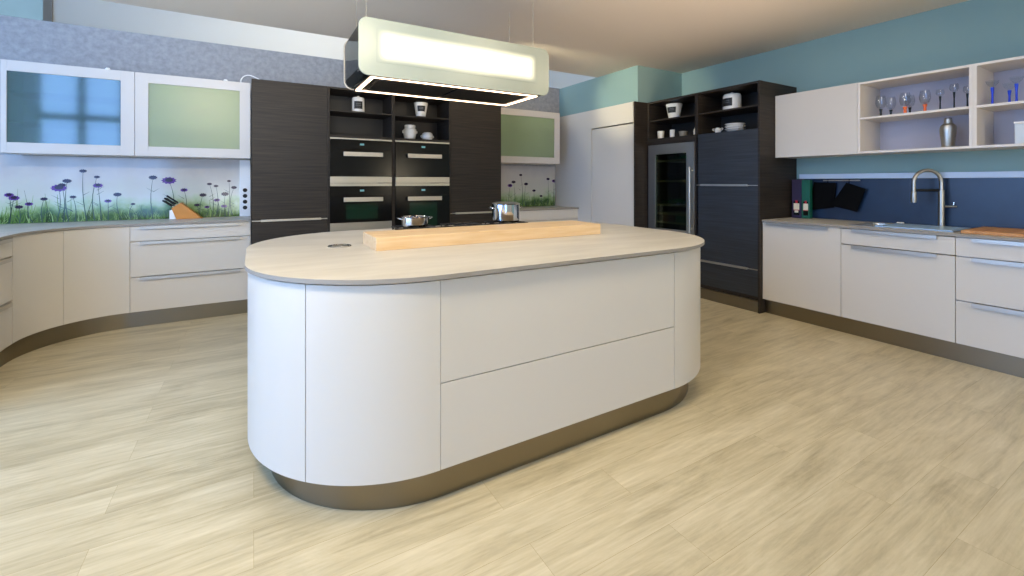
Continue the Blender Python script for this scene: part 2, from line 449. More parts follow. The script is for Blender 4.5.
o2 = rrect(HX0, HX1, HZ0, HZ1, .06, 10); i2 = rrect(HX0+.008, HX1-.008, HZ0+.008, HZ1-.008, .052, 10)
rings = [[bm.verts.new((a, y, b)) for a, b in pp] for pp, y in ((o2, HYB), (o2, HYB+.012), (i2, HYB+.012), (i2, HYB))]
for k in range(4):
    A, B = rings[k], rings[(k+1) % 4]
    for i in range(n): bm.faces.new((A[i], A[(i+1) % n], B[(i+1) % n], B[i]))
obj('rear_frame', bm, 'alu', t)
obj('motor_box', bx(.70, 1.91, HYF+.05, HYB-.04, HZ0+.03, HZ1-.05, bev=.004), 'dark_steel', t)
obj('underside', bx(.64, 1.965, HYF+.016, HYB-.004, HZ0-.004, HZ0+.0035, bev=.001), 'dark_steel', t)
bm = bm_new()
lx0, lx1, ly0, ly1, lw = .652, 1.938, HYF+.018, HYB-.012, .016
z0, z1 = HZ0-.010, HZ0-.0045
box(bm, lx0, lx1, ly0, ly0+lw, z0, z1); box(bm, lx0, lx1, ly1-lw, ly1, z0, z1)
box(bm, lx0, lx0+lw*1.4, ly0+lw, ly1-lw, z0, z1); box(bm, lx1-lw*1.4, lx1, ly0+lw, ly1-lw, z0, z1)
obj('led_loop', bm, 'led', t)
for x0, x1 in ((.72, 1.27), (1.29, 1.88)):
    obj('filter_panel', bx(x0, x1, ly0+.06, ly1-.06, HZ0-.009, HZ0-.0045, bev=.001), 'niche_dark', t)
for x, y in ((.635, 3.3), (.64, 3.0), (1.90, 3.3), (1.95, 3.0)):
    obj('suspension_cable', tube(bm_new(), [(x, y, HZ1-.008), (x, y, ZC)], .0022, 6), 'steel', t)

# ------------------------------------------------------------------ generic cabinet pieces
def handle_strip(parent, f, u0, u1, zt):
    bm = bm_new()
    lbox(bm, f, u0, u1, -.024, .012, zt-.003, zt); lbox(bm, f, u0, u1, -.024, -.021, zt-.027, zt-.003)
    o = obj('handle', bm, 'alu', parent); return o

def base_cabinet(label, f, u0, u1, fronts, org, handles, depth=.56, name='base_cabinet', top=.900):
    t = thing(name, label, 'cabinet', org)
    bm = bm_new(); lbox(bm, f, u0+.001, u1-.001,   .0225, depth, .141, top); obj('carcass', bm, 'carcass_white', t)
    for z0, z1, nm in fronts:
        bm = bm_new(); lbox(bm, f, u0+.0018, u1-.0018, 0, .022, z0, z1, bev=.001); d = obj(nm, bm, 'front', t)
        if handles: handle_strip(d, f, handles[0], handles[1], z1+.004)
    return t
DR3 = ((.143, .4455, 'drawer_front'), (.4535, .7595, 'drawer_front'), (.7675, .895, 'drawer_front'))

# ------------------------------------------------------------------ left run
YB = 5.04
fb = back_map(YB)
base_cabinet('white three-drawer base cabinet between the curved corner and the dark larder cabinet', fb, -.938, -.025, DR3, (-.48, YB+.3, 0), (-.868, -.112), depth=.552)
# curved corner unit
CX, CY, CR = -.938, 4.50, .54
t = thing('corner_cabinet', 'white inward-curving corner cabinet with two curved doors beside the drawers', 'cabinet', (-1.5, 5.2, 0))
def inarc(r, a0, a1, n=14):
    return [(CX+r*math.cos(math.radians(a0+(a1-a0)*i/n)), CY+r*math.sin(math.radians(a0+(a1-a0)*i/n))) for i in range(n+1)]
for a0, a1 in ((90.2, 134.85), (135.15, 179.8)):
    p = inarc(CR, a0, a1); q = inarc(CR+.022, a0, a1)
    obj('curved_door', prism(bm_new(), p+q[::-1], .143, .898), 'front', t)
p = inarc(CR+.023, 90, 180)
obj('carcass', prism(bm_new(), p+[(-1.963, CY), (-2.15, YB+.552), (CX-.001, YB+.552)], .141, .900), 'carcass_white', t)
# leg of the run towards the window side
fl = lambda u0, u1, v0, v1: (-1.478-v1, -1.478-v0, u0, u1)
base_cabinet('white three-drawer base cabinet at the frame edge, past the curved corner', fl, 3.60, 4.498, DR3, (-1.8, 4.05, 0), (3.67, 4.43), depth=.48)
obj('end_panel', bx(-1.96, -1.478, 3.582, 3.599, 0, .900), 'front', bpy.data.objects['base_cabinet.001'])
# plinth of the left run
p = [(-.03, YB+.045), (CX, YB+.045)] + inarc(CR+.045, 90, 180)[1:] + [(-1.523, 3.602)]
q = [(-1.54, 3.602)] + inarc(CR+.062, 180, 90) + [(-.03, YB+.062)]
tag(obj('plinth', prism(bm_new(), p+q, 0, .1405), 'steel_dark'), 'brown steel plinth curving under the white corner cabinets', 'plinth')
# worktop of the left run
p = [(-.026, YB-.014), (CX, YB-.014)] + inarc(CR-.014, 90, 180)[1:] + [(-1.464, 3.58), (-1.98, 3.58), (-2.32, 4.2), (-2.32, YW-.004), (-.026, YW-.004)]
w = prism(bm_new(), p, .902, .921)
bmesh.ops.recalc_face_normals(w, faces=w.faces)
for f in w.faces: f.material_index = 0 if f.normal.z > .5 else 1
tag(obj('worktop', w, ['laminate', 'laminate_edge']), 'stone-coloured worktop curving round the corner under the flower-print wall panel', 'worktop')

# tall dark block -----------------------------------------------------------
YT = 4.945
ft = back_map(YT)
TU = (-.02, .667, 1.35, 2.037, 2.73)
ZTT = 2.288
def dark_box(bm, f, u0, u1, v0, v1, z0, z1): return lbox(bm, f, u0, u1, v0, v1, z0, z1, bev=.0012)
def gap_handle(parent, f, u0, u1, z, a, b):
    bm = bm_new(); lbox(bm, f, u0+.004, u1-.004, -.002, .016, z-.004, z+.004); lbox(bm, f, a, b, -.022, .0, z-.009, z+.011, bev=.001)
    obj('handle', bm, 'alu', parent)
def larder(label, u0, u1, org, a, b):
    t = thing('larder_cabinet', label, 'cabinet', org)
    bm = bm_new(); dark_box(bm, ft, u0+.001, u1-.001,   .0225, .648, .115, ZTT-.003); obj('carcass', bm, 'wood_dark', t)
    bm = bm_new(); dark_box(bm, ft, u0+.0015, u1-.0015, 0, .022, .917, ZTT); d = obj('upper_door', bm, 'wood_dark', t)
    bm = bm_new(); dark_box(bm, ft, u0+.0015, u1-.0015, 0, .022, .118, .905); obj('lower_door', bm, 'wood_dark', t)
    gap_handle(d, ft, u0, u1, .911, a, b)
    return t
larder('tall dark wood larder cabinet beside the white drawer cabinet', TU[0], TU[1], (.32, YT+.3, 0), .06, .60)
larder('tall dark wood larder cabinet between the ovens and the small wall cabinet', TU[3], TU[4], (2.38, YT+.3, 0), 2.10, 2.66)

def oven_housing(label, u0, u1, org, lowfront):
    t = thing('oven_cabinet', label, 'cabinet', org)
    bm = bm_new(); f = ft
    dark_box(bm, f, u0+.001, u0+.019, 0, .648, .115, ZTT); dark_box(bm, f, u1-.019, u1-.001, 0, .648, .115, ZTT)
    lbox(bm, f, u0+.019, u1-.019, 0, .648, ZTT-.02, ZTT); lbox(bm, f, u0+.019, u1-.019, 0, .648, 1.762, 1.786)
    obj('carcass', bm, 'wood_dark', t)
    bm = bm_new(); lbox(bm, f, u0+.019, u1-.019, .40, .41, 1.786, ZTT-.02); obj('back_panel', bm, 'niche_dark', t)
    bm = bm_new(); lbox(bm, f, u0+.0195, u1-.0195, .012, .399, 2.036, 2.052); obj('shelf', bm, 'wood_dark', t)
    bm = bm_new(); dark_box(bm, f, u0+.0015, u1-.0015, -.001, .021, .118, lowfront); obj('drawer_front', bm, 'wood_dark', t)
    return t
oven_housing('dark oven cabinet with open niche, beside the first larder door', TU[1], TU[2], (1.0, YT+.3, 0), .766)
oven_housing('dark oven cabinet with open niche holding the cone-shaped pot', TU[2], TU[3], (1.7, YT+.3, 0), .690)

def oven(label, u0, u1, z0, z1, hz, window, hw, trimtop=.016, trimbot=.0):
    uc = (u0+u1)/2
    t = thing('oven', label, 'oven', (uc, YT+.2, z0), 'built-in ovens')
    f = ft; a, b = u0+.021, u1-.021
    bm = bm_new(); lbox(bm, f, a, b, .0, .55, z0, z1); obj('body', bm, 'dark_steel', t)
    bm = bm_new(); lbox(bm, f, a, b, -.016, -.0005, z1-trimtop-.105, z1-trimtop-.001, bev=.001); cp = obj('control_panel', bm, 'black_glass', t)
    bm = bm_new(); lbox(bm, f, uc-.022, uc+.022, -.0175, -.0162, z1-trimtop-.058, z1-trimtop-.038); obj('display', bm, 'display', cp)
    bm = bm_new(); lbox(bm, f, a, b, -.020, -.0005, z0+trimbot+.003, z1-trimtop-.109, bev=.0015); d = obj('door', bm, 'black_glass', t)
    zt = z1-trimtop-.109
    bm = bm_new(); lbox(bm, f, uc-.165, uc+.165, -.0212, -.0202, z0+trimbot+.03, hz-.05); obj('window', bm, window, d)
    bm = bm_new()
    lbox(bm, f, hw[0], hw[1], -.068, -.056, hz-.023, hz+.023, bev=.002)
    for u in (hw[0]+.03, hw[1]-.05): lbox(bm, f, u, u+.02, -.0565, -.0205, hz-.012, hz+.012)
    obj('handle', bm, 'alu', d)
    bm = bm_new(); lbox(bm, f, a, b, -.018, -.0005, z1-trimtop, z1, bev=.001); obj('trim', bm, 'steel', t)
    if trimbot:
        bm = bm_new(); lbox(bm, f, a, b, -.018, -.0005, z0, z0+trimbot, bev=.001); obj('trim', bm, 'steel', t)
    return t
oven('black built-in oven, upper one beside the first larder door', TU[1], TU[2], 1.281, 1.758, 1.586, 'black_glass', (.812, 1.220), trimbot=.066)
oven('black built-in oven, upper one below the cone-shaped pot niche', TU[2], TU[3], 1.281, 1.758, 1.586, 'black_glass', (1.498, 1.902), trimbot=.066)
oven('black built-in oven directly above the steel warming drawer', TU[1], TU[2], .862, 1.276, 1.104, 'green_glass', (.814, 1.222), trimtop=.03)
oven('tall black built-in oven with a green window, the one without a warming drawer', TU[2], TU[3], .696, 1.276, 1.102, 'green_glass', (1.498, 1.902), trimtop=.03)
t = thing('warming_drawer', 'steel-fronted warming drawer below the black oven beside the first larder', 'drawer', (1.0, YT+.2, .77))
bm = bm_new(); lbox(bm, ft, TU[1]+.021, TU[2]-.021, 0, .5, .77, .858); obj('body', bm, 'dark_steel', t)
bm = bm_new(); lbox(bm, ft, TU[1]+.021, TU[2]-.021, -.018, -.0005, .773, .856, bev=.001); obj('drawer_front', bm, 'steel', t)
tag(obj('plinth', bx(TU[0], TU[4], YT+.05, YT+.066, 0, .113), 'steel_dark'), 'dark steel plinth under the oven wall, behind the island', 'plinth')

# glass wall cabinets --------------------------------------------------------
YU = 5.22
fu = back_map(YU)
def glass_cabinet(label, u0, u1, z0, z1, gl, org, fw=.096, iz=None, fr=.096):
    t = thing('wall_cabinet', label, 'wall cabinet', org, 'glass wall cabinets')
    bm = bm_new(); f = fu; e = .018; D = YW-YU-.003
    lbox(bm, f, u0+.001, u0+e, .0225, D, z0, z1); lbox(bm, f, u1-e, u1-.001, .0225, D, z0, z1)
    lbox(bm, f, u0+e, u1-e, .0225, D, z0, z0+e); lbox(bm, f, u0+e, u1-e, .0225, D, z1-e, z1); lbox(bm, f, u0+e, u1-e, D-.008, D, z0+e, z1-e)
    obj('carcass', bm, 'carcass_white', t)
    for k in (1, 2):
        z = z0+(z1-z0)*k/3.0
        bm = bm_new(); lbox(bm, f, u0+e+.001, u1-e-.001, .027, D-.01, z-.007, z+.007); obj('shelf', bm, 'shelf_glass', t)
    a0, a1, b0, b1 = u0+.0015, u1-.0015, z0, z1
    bm = bm_new()
    lbox(bm, f, a0, a0+fw, 0, .022, b0, b1, bev=.001); lbox(bm, f, a1-fr, a1, 0, .022, b0, b1, bev=.001)
    lbox(bm, f, a0+fw, a1-fr, 0, .022, b0, b0+.088, bev=.001); lbox(bm, f, a0+fw, a1-fr, 0, .022, b1-.088, b1, bev=.001)
    d = obj('door_frame', bm, 'alu_frame', t)
    bm = bm_new(); lbox(bm, f, a0+fw, a1-fr, .008, .013, b0+.088, b1-.088); obj('glass_pane', bm, gl, d)
    for u in (u0+e+.001, u1-e-.007):
        bm = bm_new(); lbox(bm, f, u, u+.006, .0235, .0265, z0+.04, z1-.04); obj('fill_strip', bm, 'cab_fill', t)
    return t
M['cooler_fill'] = mat('cooler_fill', '#ffffff', .5, emit='#f4f0d8', es=130.0)  # added glow that brightens the inside of the wine cooler
M['cab_fill'] = mat('cabinet_fill_glow', '#ffffff', .5, emit='#fff0cf', es=62.0)  # added glow that lights the glass cabinets from within
ZU0, ZU1 = 1.530, 2.294
glass_cabinet('glass-fronted wall cabinet with blue reflections, above the curved corner', -1.787, -.938, ZU0, ZU1, 'cab_glass_reflect', (-1.42, YU+.15, ZU0), fw=.035)
glass_cabinet('glass-fronted wall cabinet above the knife block', -.938, -.028, ZU0, ZU1, 'cab_glass', (-.55, YU+.15, ZU0), fr=.092)
glass_cabinet('glass-fronted wall cabinet in the far corner against the white pantry panel', 2.745, 3.86, ZU0+.024, ZU1, 'cab_glass', (3.4, YU+.15, ZU0))

# base unit at the right of the tall block
base_cabinet('white base cabinet in the far corner between larder and pantry panel', fb, 2.732, 4.056, ((.143, .7595, 'door'), (.7675, .898, 'drawer_front')), (3.39, YB+.3, 0), None, depth=.552)
obj('plinth', bx(2.735, 4.055, YB+.05, YB+.066, 0, .141), 'steel_dark', bpy.data.objects['base_cabinet.002'])
w = bx(2.732, 4.058, YB-.014, YW-.004, .902, .921)
bmesh.ops.recalc_face_normals(w, faces=w.faces)
for f in w.faces: f.material_index = 0 if f.normal.z > .5 else 1
tag(obj('worktop', w, ['laminate', 'laminate_edge']), 'short stone-coloured worktop in the far corner under the small glass cabinet', 'worktop')

# printed flower panels -------------------------------------------------------
def ony(px, py, Y):
    a = px-512; dx, dy, dz = F*math.sin(TH)+a*math.cos(TH), F*math.cos(TH)-a*math.sin(TH), HY-py
    s = Y/dy; return dx*s, 1.29+dz*s
def print_mat():
    m = mat('printed_glass', '#c9cdd8', .1, spec=.6)
    L = m.node_tree.links.new; b = m.node_tree.nodes['Principled BSDF']
    tc = nn(m, 'ShaderNodeTexCoord'); sp = nn(m, 'ShaderNodeSeparateXYZ'); L(tc.outputs['Object'], sp.inputs[0])
    no = nn(m, 'ShaderNodeTexNoise', Scale=6.5, Detail=6); L(tc.outputs['Object'], no.inputs['Vector'])
    ad = nn(m, 'ShaderNodeMath', operation='MULTIPLY_ADD'); L(no.outputs['Fac'], ad.inputs[0]); ad.inputs[1].default_value = -.34; L(sp.outputs['Z'], ad.inputs[2])
    cr = nn(m, 'ShaderNodeValToRGB'); e = cr.color_ramp.elements
    e[0].position = 0; e[0].color = (*lin('#3d5a2c'), 1); e[1].position = 1; e[1].color = (*lin('#b3afb2'), 1)
    for p, c in ((.06, '#3f6232'), (.14, '#7d9c62'), (.24, '#b4c4a6'), (.36, '#c6c8bd'), (.6, '#c4c1bd')):
        x = e.new(p); x.color = (*lin(c), 1)
    mr = nn(m, 'ShaderNodeMapRange'); mr.inputs['From Min'].default_value = -.16; mr.inputs['From Max'].default_value = .5; L(ad.outputs[0], mr.inputs[0])
    L(mr.outputs[0], cr.inputs[0]); L(cr.outputs[0], b.inputs['Base Color'])
    return m
M['print'] = print_mat()
M['print_warm'] = M['print']
M['petal'] = mat('printed_purple', '#5b2f86', .12)
M['petal_dark'] = mat('printed_dark_purple', '#2a1d38', .12)
M['stem'] = mat('printed_stem', '#3d5648', .12)
M['grass1'] = mat('printed_grass_dark', '#27431f', .12)
M['grass2'] = mat('printed_grass', '#5c8038', .12)
M['grass3'] = mat('printed_grass_pale', '#8fae6a', .12)
def flower_panel(label, x0, x1, flowers, seed, ngrass, haze=()):
    rnd = random.Random(seed)
    z0, z1 = .9215, ZU0-.004; Yf = YW-.012
    bm = bx(x0, x1, Yf, YW-.001, z0, z1)
    Y1 = Yf-.0006
    def poly(pts, mi, y):
        f = bm.faces.new([bm.verts.new((max(x0, min(x1, a)), y, max(z0+.001, min(z1, c)))) for a, c in pts]); f.material_index = mi
    def blade(xa, za, xb, zb, w, mi, y, bend=0):
        n = 5; lft, rgt = [], []
        for i in range(n+1):
            s = i/n; x = xa+(xb-xa)*s+bend*math.sin(PI*s); z = za+(zb-za)*s; ww = w*(1-.75*s)
            lft.append((x-ww, z)); rgt.append((x+ww, z))
        for i in range(n): poly([lft[i], rgt[i], rgt[i+1], lft[i+1]], mi, y)
    for k in range(ngrass):
        x = rnd.uniform(x0+.01, x1-.01); h = rnd.uniform(.02, .13)*(1.5 if rnd.random() < .2 else .8)
        h *= 1.0+.7*max(0.0, min(1.0, (-.95-x)/1.0))
        blade(x, z0, x+rnd.uniform(-.05, .05), z0+h, rnd.uniform(.002, .005), rnd.choice((4, 5, 5, 6)), Y1-.0001*rnd.randint(0, 3), rnd.uniform(-.015, .015))
    for (px, py, r, kind) in flowers:
        fx, fz = ony(px, py, Yf)
        blade(fx+rnd.uniform(-.03, .03), z0, fx, fz, .0048, 3, Y1-.0004, rnd.uniform(-.03, .03))
        n = 22; pts = []
        for i in range(n):
            a = 2*PI*i/n; q = 1 if i % 2 else .78
            pts.append((fx+r*q*math.cos(a), fz+r*.58*q*math.sin(a)))
        poly(pts, 1 if kind == 'p' else 2, Y1-.0006)
        pts = [(fx+r*.5*math.cos(2*PI*i/12), fz+r*.08+r*.33*math.sin(2*PI*i/12)) for i in range(12)]
        poly(pts, 2, Y1-.0008)
        for k in range(2):   # small leaves on the stem
            zz = z0+(fz-z0)*rnd.uniform(.25, .7); s = rnd.choice((-1, 1))
            blade(fx, zz, fx+s*.05, zz+.035, .004, 3, Y1-.0003)
    o = obj('splashback', bm, ['print', 'petal', 'petal_dark', 'stem', 'grass1', 'grass2', 'grass3'], smooth=False)
    return tag(o, label, 'splashback')
FL = [(9, 195, .035, 'p'), (14, 198, .04, 'p'), (59, 188, .06, 'p'), (67, 181, .036, 'd'), (83, 171, .03, 'd'), (98, 185.5, .04, 'p'), (97, 177, .025, 'd'),
      (117.5, 194.5, .035, 'd'), (153, 177.5, .038, 'd'), (169, 180.5, .065, 'p'), (184, 190, .034, 'p'), (209.5, 184, .025, 'd'), (216, 186, .024, 'd'),
      (234, 187.5, .03, 'd'), (203, 195, .034, 'd'), (225, 194, .038, 'd'), (224, 206, .03, 'p'), (62, 185, .03, 'd'), (19, 207, .03, 'd'), (133, 204, .02, 'd'), (29, 204, .03, 'p'), (44, 199, .028, 'd'), (108, 201, .03, 'p'), (73, 197, .026, 'd'), (229, 181, .02, 'd'), (217, 200, .03, 'p'), (197, 205, .028, 'd'), (207, 207, .026, 'p')]
flower_panel('long glossy wall panel printed with purple meadow flowers, behind the knife block', -2.28, -.131, FL, 3, 330)
FR = [(513.5, 182, .04, 'd'), (510, 185.5, .045, 'p'), (520.7, 175, .03, 'd'), (526, 184, .04, 'd'), (534, 190.6, .035, 'd'), (548, 179, .035, 'd'), (554, 181, .045, 'p'), (541, 196, .03, 'd')]
flower_panel('short wall panel printed with purple flowers in the far corner', 2.735, 4.035, FR, 5, 170)

# socket column beside the tall block
t = thing('socket_column', 'vertical steel socket column beside the flower panel and the dark larder', 'socket', (-.08, YW-.05, .922))
obj('column', bx(-.13, -.03, YW-.075, YW-.002, .922, ZU0-.006, bev=.003), 'socket_white', t)
for k in range(4):
    z = 1.017+k*.062
    bm = bm_new()
    lathe(bm, [(0, 0), (.021, 0), (.021, .004), (.017, .006), (0, .004)], (0, 0, 0), 20, cap=False)
    bmesh.ops.rotate(bm, cent=(0, 0, 0), matrix=Matrix.Rotation(PI/2, 3, 'X'), verts=bm.verts)
    bmesh.ops.translate(bm, vec=(-.080, YW-.0755, z), verts=bm.verts)
    obj('socket', bm, 'black', t)

# knife block ----------------------------------------------------------------
kb = thing('knife_block', 'tilted orange beech knife block with a white foot on the curving worktop', 'knife block', (-.58, 5.58, .9215))
Yk0, Yk1 = 5.44, 5.55
K = .975
prof = [(-.66, .922), (-.45, .922), (-.625, 1.085), (-.700, 1.03)]
obj('block', prism(bm_new(), prof, Yk0, Yk1, axis='y', bev=.003), 'block_wood', kb)
obj('foot', prism(bm_new(), [(-.715, .922), (-.665, .922), (-.69, 1.02), (-.715, 1.01)], Yk0+.004, Yk1-.004, axis='y', bev=.002), 'white_plastic', kb)
d = Vector((-.78, 0, .62)).normalized(); nrm = Vector((.595, 0, .80)); nrm = Vector((-d.z, 0, d.x)) * -1
p0, p1 = Vector((-.700, 0, 1.03)), Vector((-.625, 0, 1.085))
for i, (s, y, ln) in enumerate(((.2, 5.465, .11), (.2, 5.51, .10), (.5, 5.46, .12), (.5, 5.52, .115), (.8, 5.485, .13))):
    base = p0.lerp(p1, s); base.y = y; base = base+d*.0015
    e = thing('knife', 'black-handled knife stuck in the tilted beech knife block', 'knife', tuple(base), 'knives in the beech block')
    tip = base+d*ln
    obj('handle', tube(bm_new(), [base+d*.012, base+d*.03, base+d*(ln*.6), tip-d*.008, tip], [.0075, .0085, .0075, .0095, .006], 8), 'black', e)
    obj('bolster', tube(bm_new(), [base, base+d*.0118], .0062, 8), 'steel', e)

# cable and knobs on top of the wall cabinets
P = [(-.11, 5.36, ZU1+.005), (-.115, 5.38, ZU1+.05), (-.09, 5.39, ZU1+.095), (-.04, 5.38, ZU1+.112), (.03, 5.36, ZU1+.085), (.12, 5.34, ZU1+.03), (.17, 5.34, ZU1+.006)]
def smoothpath(P, k=6):
    P = [Vector(p) for p in P]; out = []
    for i in range(len(P)-1):
        a, b, c, d_ = P[max(i-1, 0)], P[i], P[i+1], P[min(i+2, len(P)-1)]
        for j in range(k):
            s = j/k; out.append(.5*((2*b)+(c-a)*s+(2*a-5*b+4*c-d_)*s*s+(3*b-a-3*c+d_)*s**3))
    out.append(P[-1]); return out
tag(obj('power_cable', tube(bm_new(), smoothpath(P), .006, 8), 'white_plastic'), 'white cable looping from the wall cabinet top behind the dark larder', 'cable')
for x, lb in ((-.245, 'small white cap on the cabinet top beside the looping cable'), (-1.14, 'small white cap on top of the wall cabinet with blue reflections')):
    tag(obj('mounting_cap', lathe(bm_new(), [(0, 0), (.018, 0), (.02, .014), (.012, .028), (0, .031)], (x, 5.30, ZU1+.0005), 16, cap=False), 'white_plastic'), lb, 'cap')

# ------------------------------------------------------------------ pantry wall
XP = 4.06
t = thing('pantry_cabinet', 'tall white pantry panel with a recessed door beside the dark wine cabinet', 'pantry cabinet', (XP+.3, 4.85, 0))
bm = bm_new()
box(bm, XP, XP+.02, 4.757, YW-.002, 0, 2.287); box(bm, XP, XP+.02, 3.973, 4.757, 2.032, 2.287)
box(bm, XP+.02, XP+.6, 4.757, YW-.002, 0, 2.287); box(bm, XP+.02, XP+.6, 3.973, 4.757, 2.26, 2.287); box(bm, XP+.5, XP+.6, 3.973, 4.757, 0, 2.26)
obj('panel', bm, 'front', t)
dp = obj('door', bx(XP+.012, XP+.034, 3.977, 4.753, .01, 2.018, bev=.001), 'front', t)

# ------------------------------------------------------------------ dark unit on the right
XD = 4.28
fd = right_map(XD)
RU = (2.512, 3.232, 3.945)
# side panels belong to their cabinets
t = thing('wine_cabinet', 'tall dark cabinet with open niche above the wine cooler', 'cabinet', (XD+.3, 3.59, 0))
bm = bm_new()
box(bm, XP+.002, XD+.66, RU[2]-.0, RU[2]+.018, 0, 2.286, bev=.001)
lbox(bm, fd, RU[2]-.024, RU[2]-.0005, 0, .66, .115, ZTT); lbox(bm, fd, RU[1]+.001, RU[1]+.019, 0, .66, .115, ZTT)
lbox(bm, fd, RU[1]+.019, RU[2]-.024, 0, .66, ZTT-.022, ZTT); lbox(bm, fd, RU[1]+.019, RU[2]-.024, 0, .66, 1.752, 1.824)
obj('carcass', bm, 'wood_dark', t)
bm = bm_new(); lbox(bm, fd, RU[1]+.019, RU[2]-.024, .42, .43, 1.824, ZTT-.022); obj('back_panel', bm, 'niche_dark', t)
bm = bm_new(); lbox(bm, fd, RU[1]+.0195, RU[2]-.0245, .012, .419, 2.040, 2.056); obj('shelf', bm, 'wood_dark', t)
bm = bm_new(); lbox(bm, fd, RU[1]+.0015, RU[2]-.0245, -.001, .02, .118, .62, bev=.001); obj('drawer_front', bm, 'wood_blue_reflect', t)

t = thing('fridge_cabinet', 'tall dark cabinet with open niche over a handled door, beside the white worktop run', 'cabinet', (XD+.3, 2.87, 0))
bm = bm_new()
lbox(bm, fd, RU[0], RU[0]+.020, -.003, .668, 0, ZTT, bev=.001); lbox(bm, fd, RU[1]-.019, RU[1]-.001, 0, .66, .115, ZTT)
lbox(bm, fd, RU[0]+.020, RU[1]-.019, 0, .66, ZTT-.022, ZTT); lbox(bm, fd, RU[0]+.020, RU[1]-.019, 0.0225, .66, .118, 1.82)
obj('carcass', bm, 'wood_dark', t)
bm = bm_new(); lbox(bm, fd, RU[0]+.020, RU[1]-.019, .42, .43, 1.822, ZTT-.022); obj('back_panel', bm, 'niche_dark', t)
bm = bm_new(); lbox(bm, fd, RU[0]+.0205, RU[1]-.0195, .012, .419, 2.040, 2.056); obj('shelf', bm, 'wood_dark', t)
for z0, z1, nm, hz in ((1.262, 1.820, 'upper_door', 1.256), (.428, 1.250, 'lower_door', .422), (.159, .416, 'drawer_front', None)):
    bm = bm_new(); lbox(bm, fd, RU[0]+.0215, RU[1]-.0015, 0, .022, z0, z1, bev=.001); dd = obj(nm, bm, 'wood_blue_reflect', t)
    if hz: gap_handle(dd, fd, RU[0]+.022, RU[1], hz, 2.635, 3.165)
tag(obj('plinth', bx(XD+.012, XD+.028, RU[0]+.021, RU[2]-.001, 0, .1135 if False else .114), 'steel_dark'), 'grey steel plinth under the dark fridge and wine cabinets', 'plinth')

# wine cooler
t = thing('wine_cooler', 'steel-framed wine cooler with a dark glass door in the tall dark cabinet', 'wine cooler', (XD+.3, 3.58, .63))
a, b_ = RU[1]+.021, RU[2]-.026
bm = bm_new()
lbox(bm, fd, a, a+.03, .03, .55, .63, 1.748); lbox(bm, fd, b_-.03, b_, .03, .55, .63, 1.748)
lbox(bm, fd, a+.03, b_-.03, .03, .55, .63, .66); lbox(bm, fd, a+.03, b_-.03, .03, .55, 1.72, 1.748); lbox(bm, fd, a+.03, b_-.03, .52, .55, .66, 1.72)
obj('body', bm, 'black', t)
bm = bm_new()
ga, gb = 3.357, 3.812
lbox(bm, fd, a, ga, -.012, .028, .63, 1.745, bev=.0015); lbox(bm, fd, gb, b_, -.012, .028, .63, 1.745, bev=.0015)
lbox(bm, fd, ga, gb, -.012, .028, 1.627, 1.745, bev=.0015); lbox(bm, fd, ga, gb, -.012, .028, .63, .73, bev=.0015)
df = obj('door_frame', bm, 'steel', t)
bm = bm_new(); lbox(bm, fd, ga, gb, .0, .006, .73, 1.627); obj('glass_pane', bm, 'dark_glass', df)
bm = bm_new()
tube(bm, [(XD-.05, 3.285, .72), (XD-.05, 3.285, 1.46)], .011, 10)
for z in (.76, 1.42): tube(bm, [(XD-.05, 3.285, z), (XD-.0125, 3.285, z)], .009, 8)
obj('handle', bm, 'steel', df)
for y in (a+.0305, b_-.0345):
    obj('fill_strip', bx(XD+.031, XD+.037, y, y+.004, .70, 1.68), 'cooler_fill', t)
CSH = (.80, .905, 1.01, 1.30, 1.545)
for z in CSH:
    bm = bm_new(); lbox(bm, fd, a+.031, b_-.031, .04, .055, z-.012, z+.012); lbox(bm, fd, a+.031, b_-.031, .055, .5, z-.003, z+.003)
    obj('shelf', bm, 'shelf_wood', t)
k = 0
for z, ys, mt in ((1.0135, (3.40, 3.49, 3.58, 3.67, 3.76), 'bottle_green'), (1.3035, (3.40, 3.49, 3.58, 3.67, 3.76), 'bottle_dark'), (1.5485, (3.46, 3.58, 3.70), 'bottle_green')):
    for y in ys:
        bm = bm_new()
        lathe(bm, [(0, 0), (.012, 0), (.0135, .012), (.0125, .08), (.02, .10), (.036, .13), (.036, .28), (.03, .284), (0, .284)], (0, 0, 0), 16, cap=False)
        bmesh.ops.rotate(bm, cent=(0, 0, 0), matrix=Matrix.Rotation(PI/2, 3, 'Y'), verts=bm.verts)
        bmesh.ops.translate(bm, vec=(XD+.085, y, z+.0365), verts=bm.verts)
        lb = {1.0135: 'dark green bottle lying on the lowest bottle shelf of the wine cooler', 1.3035: 'dark bottle lying on the middle shelf of the wine cooler', 1.5485: 'green bottle lying on the top shelf of the wine cooler'}[z]
        tag(obj('wine_bottle', bm, mt), lb, 'bottle', {1.0135: 'bottles on the lowest cooler shelf', 1.3035: 'bottles on the middle cooler shelf', 1.5485: 'bottles on the top cooler shelf'}[z])
tag(obj('carton', bx(XD+.08, XD+.2, 3.62, 3.78, .8035, .885, bev=.002), 'red_card'), 'rust-coloured carton on the bottom shelf of the wine cooler', 'carton')
tag(obj('carton', bx(XD+.08, XD+.2, 3.38, 3.58, .8035, .885, bev=.002), 'green_box'), 'green carton on the bottom shelf of the wine cooler', 'carton')

